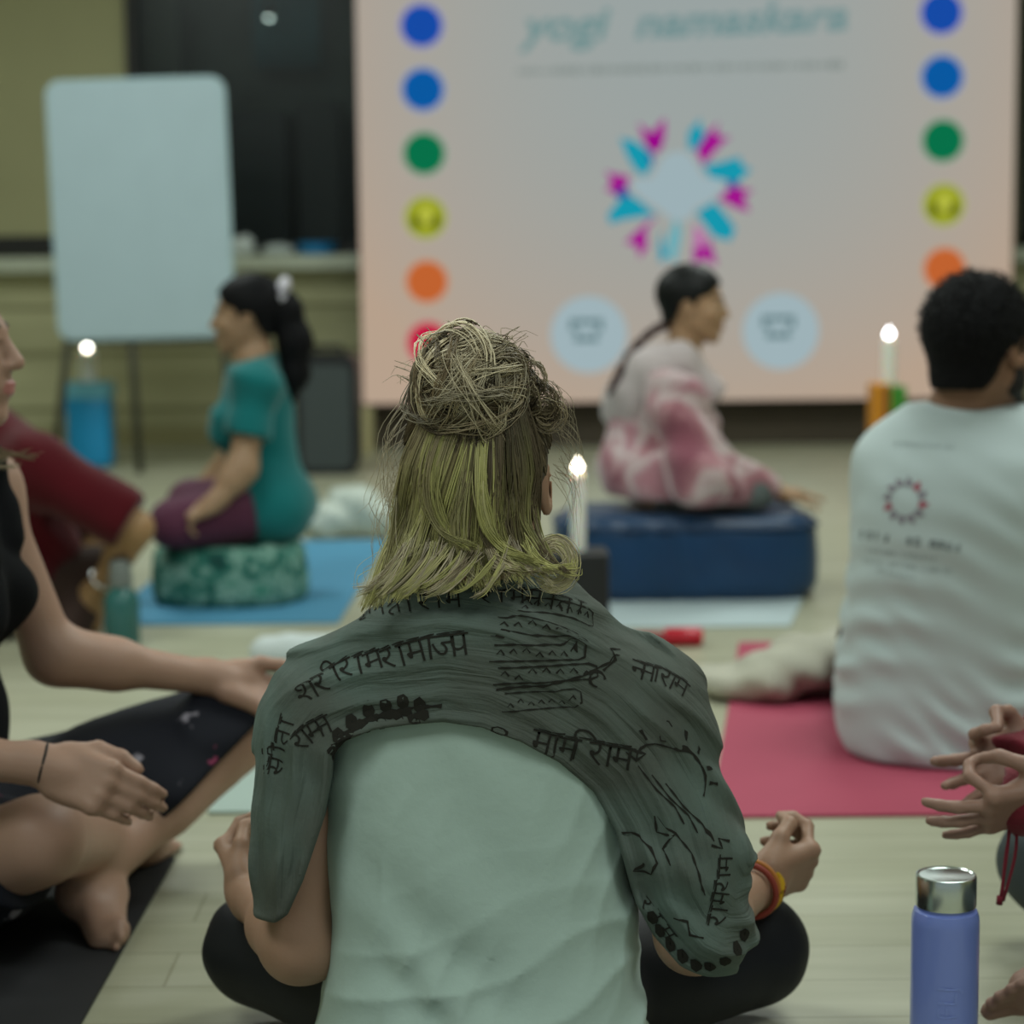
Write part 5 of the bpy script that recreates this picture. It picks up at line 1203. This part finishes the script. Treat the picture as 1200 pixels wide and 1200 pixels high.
def lay_tee(polys, px, py, size, mi, slope=0.0, off=.0012):
    o = V((0, 0, CAM_H)); d_ = ray(px, py).normalized(); h = TB.ray_cast(o, d_)
    if h[0] is None: return
    n = h[1]; n = n if n.dot(d_) < 0 else -n; a = V((1, 0, 0)); a = (a-n*a.dot(n)).normalized(); b_ = n.cross(a)
    a, b_ = a*math.cos(slope)+b_*math.sin(slope), b_*math.cos(slope)-a*math.sin(slope)
    for poly in polys:
        base = len(PVs)
        for x, y in poly:
            q = TB.find_nearest(h[0]+a*x*size+b_*y*size); m = q[1] if q[1].dot(n) > 0 else -q[1]; PVs.append(tuple(q[0]+m*off))
        PFs.append([base+i for i in range(len(poly))]); PMs.append(mi)
rr = random.Random(9)
def glyph(px, py, w_, h_, mi, slope):   # one small blocky printed character
    k = 3.95/FPX; W, H = w_*k/2, h_*k/2; t = min(W, H)*.55
    bars = [[(-W, -H), (-W+t, -H), (-W+t, H), (-W, H)], [(W-t, -H), (W, -H), (W, H), (W-t, H)], [(-W+t, H-t), (W-t, H-t), (W-t, H), (-W+t, H)], [(-W+t, -H), (W-t, -H), (W-t, -H+t), (-W+t, -H+t)], [(-W+t, -t/2), (W-t, -t/2), (W-t, t/2), (-W+t, t/2)]]
    rr.shuffle(bars); lay_tee(bars[:rr.choice((3, 3, 4))], px, py, 1.0, mi, slope)
def line(x0, y0, x1, y1, w_, h_, mi, gaps=()):
    x = x0; n = 0
    while x < x1:
        t = (x-x0)/(x1-x0); n += 1
        if n not in gaps: glyph(x, y0+(y1-y0)*t, w_*rr.uniform(.8, 1.15), h_, mi, -math.atan2(y1-y0, x1-x0))
        x += w_*1.45
line(1050, 520, 1118, 524, 3.2, 5, 3); line(1010, 626, 1124, 642, 6.4, 9.5, 1, (5, 6, 9)); line(1018, 645, 1096, 655, 4, 5, 3, (7,)); line(1014, 657, 1118, 671, 4, 5, 3, (5, 12)); line(1030, 669, 1072, 677, 4, 5, 3)
for i in range(12):
    a = 2*PI*i/12+.2; cx, cy = 1061+21*math.cos(a), 587+22*math.sin(a); pt = [(-.5, -.42), (.1, -.5), (.55, -.1), (.75, .3), (.2, .35), (-.3, .5), (-.6, .1)]
    rot = lambda p, b=-a: (p[0]*math.cos(b)-p[1]*math.sin(b), p[0]*math.sin(b)+p[1]*math.cos(b)); lay_tee([[rot(p) for p in pt]], cx, cy, .0150, 2 if i % 5 else 4, 0)
allv = np.concatenate([vs, np.array(PVs)])-np.array(base_of(mp_)); polys = [list(map(int, q)) for q in qs]+[[i+len(vs) for i in f] for f in PFs]
me = bpy.data.meshes.new('t_shirt'); me.from_pydata([tuple(v) for v in allv], [], polys); me.polygons.foreach_set('use_smooth', [True]*len(polys)); me.polygons.foreach_set('material_index', [0]*len(qs)+PMs)
link('t_shirt', me, [mat('white jersey', (.49, .575, .585), .85, spec=.15, sheen=.2), mat('charcoal print', (.11, .13, .14), .8), mat('plum print', (.25, .23, .27), .8), mat('grey print', (.32, .38, .39), .8), mat('red print', (.36, .10, .14), .8)], mp_)
S = Solid(.05)
for s in 'LR': leg_prims(S, J, s, 1.0, .012)
S.el(J['pel']+V((0, .02, 0)), (.150, .12, .10)); S.post.append(half((0, 0, MT+.002), (0, 0, -1)))
solid('trousers', S, .008, mat('charcoal trousers', (.03, .033, .036), .8), mp_)
MAN = [(-.3, .3), (.3, .3), (.3, .075), (.080, .070), (.058, .045), (.030, .030), (.026, -.028), (.012, -.028), (.004, .004), (-.026, -.002), (-.038, -.040), (-.062, -.068), (-.3, -.068)]
S = hair_cap(HC, HR, HS, .010, MAN, .0012, 5); S.k = .03
hp = solid('hair', S, .006, mat('short black hair', (.006, .006, .0065), .75, spec=.12, bump=.8, bscale=110), mp_)
me = hp.data; R_ = random.Random(31); ST3 = Strands(); b0 = base_of(mp_); cl = HC+HR @ V((0, -.02, .02))
for k in range(2600):
    p_ = me.polygons[R_.randrange(len(me.polygons))]; p0 = p_.center+b0; n_ = p_.normal; q_ = HR.transposed() @ (p0-HC)/HS
    ln = (.004+.010*max(0, min(1, (q_.z+.02)/.11)))*R_.uniform(.7, 1.3); dv = (n_+V((R_.gauss(0, .5), R_.gauss(0, .5), R_.gauss(0, .4)-.25))).normalized()
    c_ = (.006, .006, .0065) if R_.random() < .8 else (.016, .016, .017)
    ST3.add([p0-n_*.002, p0+dv*ln*.5, p0+dv*ln+n_*-.001], .0009, c_, c_, .3)
ST3.build('hair_strands', hair_mat('short black strands', .6), hp)
S = Solid(.02); L = loc_fn(HC, HR, HS)
for s in (-1, 1): S.chain([L(s*.066, .018, -.02), L(s*.055, .016, -.056), L(s*.020, .070, -.098)], [.012, .021, .020], .02)
S.el(L(0, .074, -.100), (.026, .02, .022)); S.rc(L(-.02, .090, -.048), L(.02, .090, -.048), .007, .007)
solid('beard', S, .006, mat('black beard', (.014, .012, .011), .7, bump=.4, bscale=160), mp_)
# ------------------------------------------------------------------ person at the right edge: red sleeves, hands in a finger ring
rp2 = thing('person', 'person at the right edge in red sleeves with finger-and-thumb rings on both hands', 'person', (.98, 2.62, MT))
J = dict(pel=V((1.04, 2.70, .115)), neck=V((1.03, 2.72, .67)), waist=V((1.045, 2.70, .30)), chest=V((1.03, 2.71, .50)), shL=V((1.02, 2.54, .62)), shR=V((1.02, 2.89, .62)),
         hipL=V((1.01, 2.60, .105)), hipR=V((1.01, 2.80, .105)), knL=V((.74, 2.40, .15)), knR=V((.745, 3.02, .16)),
         elL=V((.935, 2.45, .36)), elR=V((.935, 2.98, .40)), wrL=P(1230, 938, 2.60), wrR=P(1216, 880, 2.78), anL=P(1203, 1112, 2.62), anR=V((.80, 2.80, .06)))
J['knL'] = V((.80, 2.36, .15)); J['knR'] = P(1236, 1010, 2.92); J['anL'] = P(1276, 1106, 2.63)
HC = V((1.01, 2.72, .83)); HR = frame((-1, -.05, -.05), (0, 0, 1))
S = Solid(.03); torso_prims(S, J, .95, fem=True); neck_prims(S, J, HC, HR, .95); head_prims(S, HC, HR, 1.0)
for s in 'LR': arm_prims(S, J, s, .95); leg_prims(S, J, s, .95)
RG = [(.95, .95, .65), (.12, .22, .18), (.05, .2, .15), (-.02, .2, .15)]; THR = ((.8, .45, .35), (.35, .8, .45), (0, .9, .45))
hand_prims(S, J['wrL'], P(1130, 955, 2.58)-J['wrL'], (-.1, .80, .55), THR, -1, RG, spread=.16, sc=.94, tip=0)
hand_prims(S, J['wrR'], P(1116, 902, 2.74)-J['wrR'], (.05, -.85, .45), THR, 1, RG, spread=.22, sc=.96, tip=0)
foot_prims(S, J['anL'], (-1, -.12, -.12), (-.1, -.72, -.6), -1, .92); foot_prims(S, J['anR'], (-.5, .4, -.1), (0, 0, -1), 1, .9)
S.post.append(half((0, 0, MT+.001), (0, 0, -1)))
SK4 = skin_set('light brown skin', (.30, .175, .13), (.30, .12, .11))
solid('body', S, .0045, SK4, rp2, face_index(HC, HR, 1.0))
S = Solid(.04); torso_prims(S, J, .97, .012, fem=True)
for s in 'LR':
    S.cc(J['sh'+s], J['el'+s], .062, .055, .03); S.cc(J['el'+s], J['wr'+s].lerp(J['el'+s], -.17), .056, .043, .03); S.el(J['el'+s], (.055, .055, .055), None, .02)
S.post += [lambda X, d, f=folds((.5, .3, .9), .06, .005, 91): d+f(X), half((0, 0, .10), (0, 0, -1))]
M_redk = mat('deep red knit', (.15, .006, .017), .85, bump=.25, bscale=160, sheen=.1)
solid('sweater', S, .0065, M_redk, rp2)
S = Solid(.05)
for s in 'LR': S.rc(J['hip'+s], J['kn'+s], .105, .075, .06); S.rc(J['kn'+s], J['an'+s].lerp(J['kn'+s], .14), .070, .050, .03)
S.el(J['pel'], (.13, .17, .115)); S.post += [lambda X, d, f=folds((.4, .5, .8), .07, .004, 97): d+f(X), half((0, 0, MT+.002), (0, 0, -1))]
solid('trousers', S, .007, mat('slate trousers', (.055, .070, .075), .8), rp2)
tz = MB(); a = P(1186, 976, 2.60)
for i, (dx, dy) in enumerate(((0, 0), (7, 3), (3, -4))): tz.tube(catmull([P(1184+dx, 955, 2.60), P(1180+dx+dy, 1000, 2.595), P(1172+dx*.5, 1056, 2.59)], 10), .0022, 6)
tz.tube([P(1172, 1050, 2.59), P(1171, 1060, 2.59)], .0042, 8); tz.build('tassel_string', M_redk, rp2, True, world=True)
S = hair_cap(HC, HR, 1.0, .014, HAIR_SIDE, .002, 13, .02); solid('hair', S, .007, mat('dark brown hair', (.02, .014, .010), .5), rp2)
# ------------------------------------------------------------------ person with the teal t-shirt, facing left
tp = thing('person', 'person with a long black ponytail in a teal t-shirt sitting on the leaf-print cushion', 'person', (CUS.location.x, 6.0, 0))
Y0 = 6.02; sz_ = .170+MT
pt = lambda x, y, dY=0.0: P(x, y, Y0+dY)
J = dict(pel=V((pt(308, 620).x, Y0, sz_+.10)), neck=pt(298, 424), waist=pt(312, 560), chest=pt(300, 490), shL=pt(300, 452, -.15), shR=pt(296, 450, .15),
         hipL=V((pt(312, 620).x, Y0-.08, sz_+.09)), hipR=V((pt(312, 620).x, Y0+.08, sz_+.09)), knL=pt(205, 614, -.20), knR=pt(224, 590, .26), elL=pt(284, 548, -.20), elR=pt(270, 545, .22),
         wrL=pt(252, 588, -.24), wrR=pt(235, 575, .28), anL=pt(270, 622, .0), anR=pt(245, 628, -.02))
HC = pt(289, 370); HR = frame((-1, .05, -.02), (.04, 0, 1)); HS = .93
S = Solid(.03); torso_prims(S, J, .88, fem=True); neck_prims(S, J, HC, HR, .9); head_prims(S, HC, HR, HS)
for s in 'LR': arm_prims(S, J, s, .98); leg_prims(S, J, s, .95)
hand_prims(S, J['wrL'], pt(226, 602, -.24)-J['wrL'], (0, .3, -1), TH_SIDE, -1, RELAX, sc=.92); hand_prims(S, J['wrR'], (-1, .2, -.2), (0, 0, -1), TH_SIDE, 1, RELAX, sc=.92)
foot_prims(S, J['anL'], (-.4, .5, 0), (.2, .2, -1), -1, .85); foot_prims(S, J['anR'], (-.4, -.5, 0), (.2, -.2, -1), 1, .85)
SK5 = skin_set('warm tan skin', (.36, .225, .135), (.32, .12, .10)); S.post.append(half((0, 0, sz_+.004), (0, 0, -1))); solid('body', S, .0075, SK5, tp, face_index(HC, HR, HS))
S = Solid(.05); torso_prims(S, J, .9, .016, fem=True)
for s in 'LR': S.cc(J['sh'+s], J['sh'+s].lerp(J['el'+s], .62), .058, .066, .03); S.el(J['sh'+s], (.056, .056, .056))
S.el(J['pel']+V((.02, 0, -.01)), (.125, .15, .095))
S.post += [lambda X, d, f=folds((.5, .2, .8), .10, .006, 101): d+f(X), half(J['neck']+V((0, 0, .012)), (-.25, 0, 1)), half((0, 0, sz_+.002), (0, 0, -1))]
solid('t_shirt', S, .008, mat('teal jersey', (.005, .145, .150), .85, spec=.15, sheen=.2), tp)
S = Solid(.05)
for s in 'LR': S.rc(J['hip'+s], J['kn'+s], .092, .070, .06); S.rc(J['kn'+s], J['an'+s], .062, .042, .03)
S.post.append(half((0, 0, sz_+.002), (0, 0, -1))); solid('leggings', S, .008, mat('maroon leggings', (.085, .016, .045), .8, sheen=.1), tp)
TEAL_P = [(-.3, .3), (.3, .3), (.3, .074), (.080, .066), (.058, .036), (.022, .022), (.012, -.010), (-.006, .010), (-.030, .006), (-.040, -.030), (-.062, -.062), (-.3, -.062)]
S = hair_cap(HC, HR, HS, .012, TEAL_P, .0015, 15, .01); L = loc_fn(HC, HR, HS)
MT_ = mat('glossy black hair', (.005, .005, .006), .6, spec=.12)
hp = solid('hair', S, .0075, MT_, tp); S = Solid(.03)
S.chain([pt(306, 345), pt(318, 350), pt(334, 362), pt(345, 400), pt(346, 440), pt(340, 468)], [.030, .034, .044, .046, .036, .016], .03)
S.post.append(lambda X, d, f=folds((.9, .5, .15), .022, .003, 19, 1.0): d+f(X))
solid('ponytail', S, .0075, MT_, hp)
pts = [pt(329+9*math.cos(a), 347+13*math.sin(a), .03*math.sin(2*a)) for a in [2*PI*i/24 for i in range(24)]]
MB().tube([pt(331, 345)+V((.012*math.sin(a)*.6, .034*math.cos(a), .034*math.sin(a))) for a in [2*PI*i/24 for i in range(24)]], .017, 10, True).build('scrunchie', mat('white scrunchie', (.62, .60, .66), .8, bump=.4, bscale=80), tp, True, world=True)
# ------------------------------------------------------------------ person in the pink hoodie on the bolster, facing right
pp = thing('person', 'person in a pink and white tie-dye hoodie sitting on the deep blue bolster', 'person', (BOL.location.x, 6.08, 0))
Y0 = 6.08; sz_ = .243+MT; 
J = dict(pel=V((pt(768, 590).x, Y0, sz_+.085)), neck=P(800, 432, Y0), waist=P(772, 545, Y0), chest=P(786, 490, Y0), shL=P(790, 462, Y0+.15), shR=P(790, 464, Y0-.15),
         hipL=V((P(780, 590, Y0).x, Y0+.08, sz_+.08)), hipR=V((P(780, 590, Y0).x, Y0-.08, sz_+.08)), knL=V((P(862, 585, Y0).x, Y0+.11, sz_+.045)), knR=V((P(872, 585, Y0).x, Y0-.12, sz_+.055)),
         elL=P(832, 560, Y0+.22), elR=P(822, 558, Y0-.22), wrL=P(905, 574, Y0+.10), wrR=P(903, 572, Y0-.10), anL=V((P(842, 590, Y0).x, Y0-.03, sz_+.05)), anR=V((P(815, 590, Y0).x, Y0+.03, sz_+.05)))
HC = P(812, 357, Y0); HR = frame((1, -.16, -.05), (.03, 0, 1)); HS = .92
S = Solid(.03); torso_prims(S, J, .84, fem=True); neck_prims(S, J, HC, HR, .9); head_prims(S, HC, HR, HS)
for s in 'LR': arm_prims(S, J, s, .9); leg_prims(S, J, s, .85)
hand_prims(S, J['wrR'], P(952, 590, Y0-.10)-J['wrR'], (0, 0, -1), TH_SIDE, 1, [(.08, .1, .1)]*4, sc=.9); hand_prims(S, J['wrL'], (1, -.05, -.12), (0, 0, -1), TH_SIDE, -1, [(.1, .1, .1)]*4, sc=.9)
foot_prims(S, J['anL'], (.5, -.1, -.05), (0, 0, -1), -1, .8); foot_prims(S, J['anR'], (.5, .1, -.05), (0, 0, -1), 1, .8)
S.post.append(lambda X, d, z=sz_: np.where(X[:, 0] < BOL.location.x+.36, smax(d, z+.004-X[:, 2], .004), d)); solid('body', S, .0075, skin_set('golden skin', (.40, .245, .14), (.36, .14, .11)), pp, face_index(HC, HR, HS))
S = Solid(.06); torso_prims(S, J, .86, .026, fem=True)
for s in 'LR': S.rc(J['sh'+s], J['el'+s], .068, .080, .06); S.rc(J['el'+s], J['wr'+s].lerp(J['el'+s], .15), .078, .052, .06)
S.el(J['pel']+V((0, 0, .03)), (.165, .16, .10)); S.rc(P(752, 470, Y0), P(760, 560, Y0), .09, .11, .06)
S.post += [lambda X, d, f=folds((.4, .4, .8), .10, .010, 111): d+f(X), half((0, 0, sz_+.050), (-.05, 0, -1)), half(J['neck']+V((0, 0, -.005)), (.3, 0, 1))]
M_tie = ramp_mat('pink tie-dye fleece', [(.36, (.26, .085, .12)), (.46, (.44, .22, .25)), (.55, (.60, .50, .51)), (.64, (.42, .20, .24))], 6.0, 3, .8, .9, sheen=.3)
solid('hoodie', S, .008, M_tie, pp)
S = Solid(.05); S.chain([P(765, 432, Y0-.10), P(744, 462, Y0-.05), P(736, 476, Y0+.03), P(752, 446, Y0+.10)], [.060, .066, .066, .060]); S.rc(P(795, 420, Y0-.09), P(765, 436, Y0-.10), .046, .06); S.rc(P(795, 420, Y0+.09), P(765, 436, Y0+.10), .046, .06)
S.rc(P(800, 428, Y0-.085), P(836, 458, Y0-.07), .044, .034); S.rc(P(800, 428, Y0+.085), P(836, 458, Y0+.07), .044, .034); S.rc(P(757, 455, Y0), P(770, 440, Y0), .06, .05)
S.post.append(lambda X, d, f=folds((.5, .4, .5), .07, .006, 115): d+f(X)); solid('hood', S, .008, mat('pale pink lining', (.54, .47, .48), .9, noise=.12, nscale=8, sheen=.3), pp)
S = Solid(.05)
for s in 'LR': S.rc(J['hip'+s], J['kn'+s], .090, .070, .06); S.rc(J['kn'+s], J['an'+s], .062, .045, .03)
S.el(J['pel'], (.12, .15, .09)); S.post.append(half((0, 0, sz_+.002), (0, 0, -1))); solid('trousers', S, .008, mat('grey trousers', (.12, .145, .145), .85), pp)
S = hair_cap(HC, HR, HS, .010, TEAL_P, .0012, 17); hp = solid('hair', S, .0075, mat('black smooth hair', (.005, .006, .006), .5, spec=.22), pp)
S = Solid(.012); bp_ = catmull([P(788, 380, Y0), P(768, 386, Y0-.03), P(742, 410, Y0-.08), P(722, 444, Y0-.10), P(714, 462, Y0-.10)], 10); S.chain(bp_, [.012]*7+[.010, .008, .006]); solid('braid', S, .005, mat('dark brown braid', (.045, .02, .018), .6), pp)
# ------------------------------------------------------------------ person in the red shirt, leaning over, behind the left one
qp = thing('person', 'person in a dark red shirt leaning on one elbow beside the teal bottle', 'person', (P(30, 720, 5.5).x, 5.5, 0))
Y0 = 5.50; pt = lambda x, y, dY=0.0: P(x, y, Y0+dY)
J = dict(pel=V((pt(-5, 690).x, Y0+.05, .13)), neck=pt(-22, 498), waist=pt(-10, 650), chest=pt(5, 580), shL=pt(-12, 545, .17), shR=pt(40, 548, -.15),
         hipL=V((pt(-5, 690).x, Y0+.16, .12)), hipR=V((pt(0, 690).x, Y0-.06, .12)), knL=pt(110, 650, .25), knR=pt(112, 672, .02), elL=pt(120, 610, .22), elR=pt(160, 618, -.16), wrL=pt(80, 690, .20), wrR=pt(108, 700, -.08),
         anL=pt(60, 738, .2), anR=pt(80, 742, -.12))
HC = pt(-52, 440); HR = frame((-.5, .8, -.2), (0, 0, 1)); HS = 1.0
S = Solid(.03); torso_prims(S, J, .95); neck_prims(S, J, HC, HR, 1.0); head_prims(S, HC, HR, HS)
for s in 'LR': arm_prims(S, J, s, 1.0); leg_prims(S, J, s, .9)
hand_prims(S, J['wrR'], (-.2, .1, -1), (-.4, .6, 0), TH_SIDE, 1, RELAX, sc=.95); hand_prims(S, J['wrL'], (-.3, 0, -1), (-.4, -.6, 0), TH_SIDE, -1, RELAX, sc=.95)
foot_prims(S, J['anL'], (.7, -.4, -.1), (0, 0, -1), -1, .95); foot_prims(S, J['anR'], (.7, -.4, -.1), (0, 0, -1), 1, .95); S.post.append(half((0, 0, .001), (0, 0, -1)))
solid('body', S, .0075, skin_set('amber skin', (.34, .20, .095), (.25, .10, .08)), qp, face_index(HC, HR, HS))
S = Solid(.06); torso_prims(S, J, .97, .022); S.rc(J['shR'], J['shR'].lerp(J['elR'], .82), .078, .082, .06); S.rc(J['shL'], J['shL'].lerp(J['elL'], .8), .075, .08, .06)
S.rc(pt(15, 548), pt(35, 640), .11, .13, .06)
S.post += [lambda X, d, f=folds((.7, .2, .7), .10, .008, 121): d+f(X), half(J['shR'].lerp(J['elR'], .93), J['elR']-J['shR'])]
solid('shirt', S, .008, mat('dark red jersey', (.072, .004, .008), .9, spec=.1, noise=.15, nscale=5, sheen=.15), qp)
S = Solid(.05)
for s in 'LR': S.rc(J['hip'+s], J['kn'+s], .095, .070, .06); S.rc(J['kn'+s], J['an'+s], .064, .048, .03)
S.post.append(half((0, 0, .002), (0, 0, -1))); solid('trousers', S, .009, mat('dark brown trousers', (.035, .017, .012), .85), qp)
S = hair_cap(HC, HR, HS, .014, HAIR_SIDE, .002, 23); solid('hair', S, .008, mat('brown-black hair', (.014, .010, .008), .5), qp)
wa = (J['wrR']-J['elR']).normalized(); Rw = frame(wa, (0, 1, 0))
for off, nm in ((-.06, 'wristband'),):
    c = J['wrR']+wa*off; MB().tube([c+Rw @ V((.032*math.cos(a), 0, .032*math.sin(a))) for a in [2*PI*i/28 for i in range(28)]], .006, 8, True).build(nm, mat('silver band', (.6, .6, .58), .25, metal=1.0), qp, True, world=True)
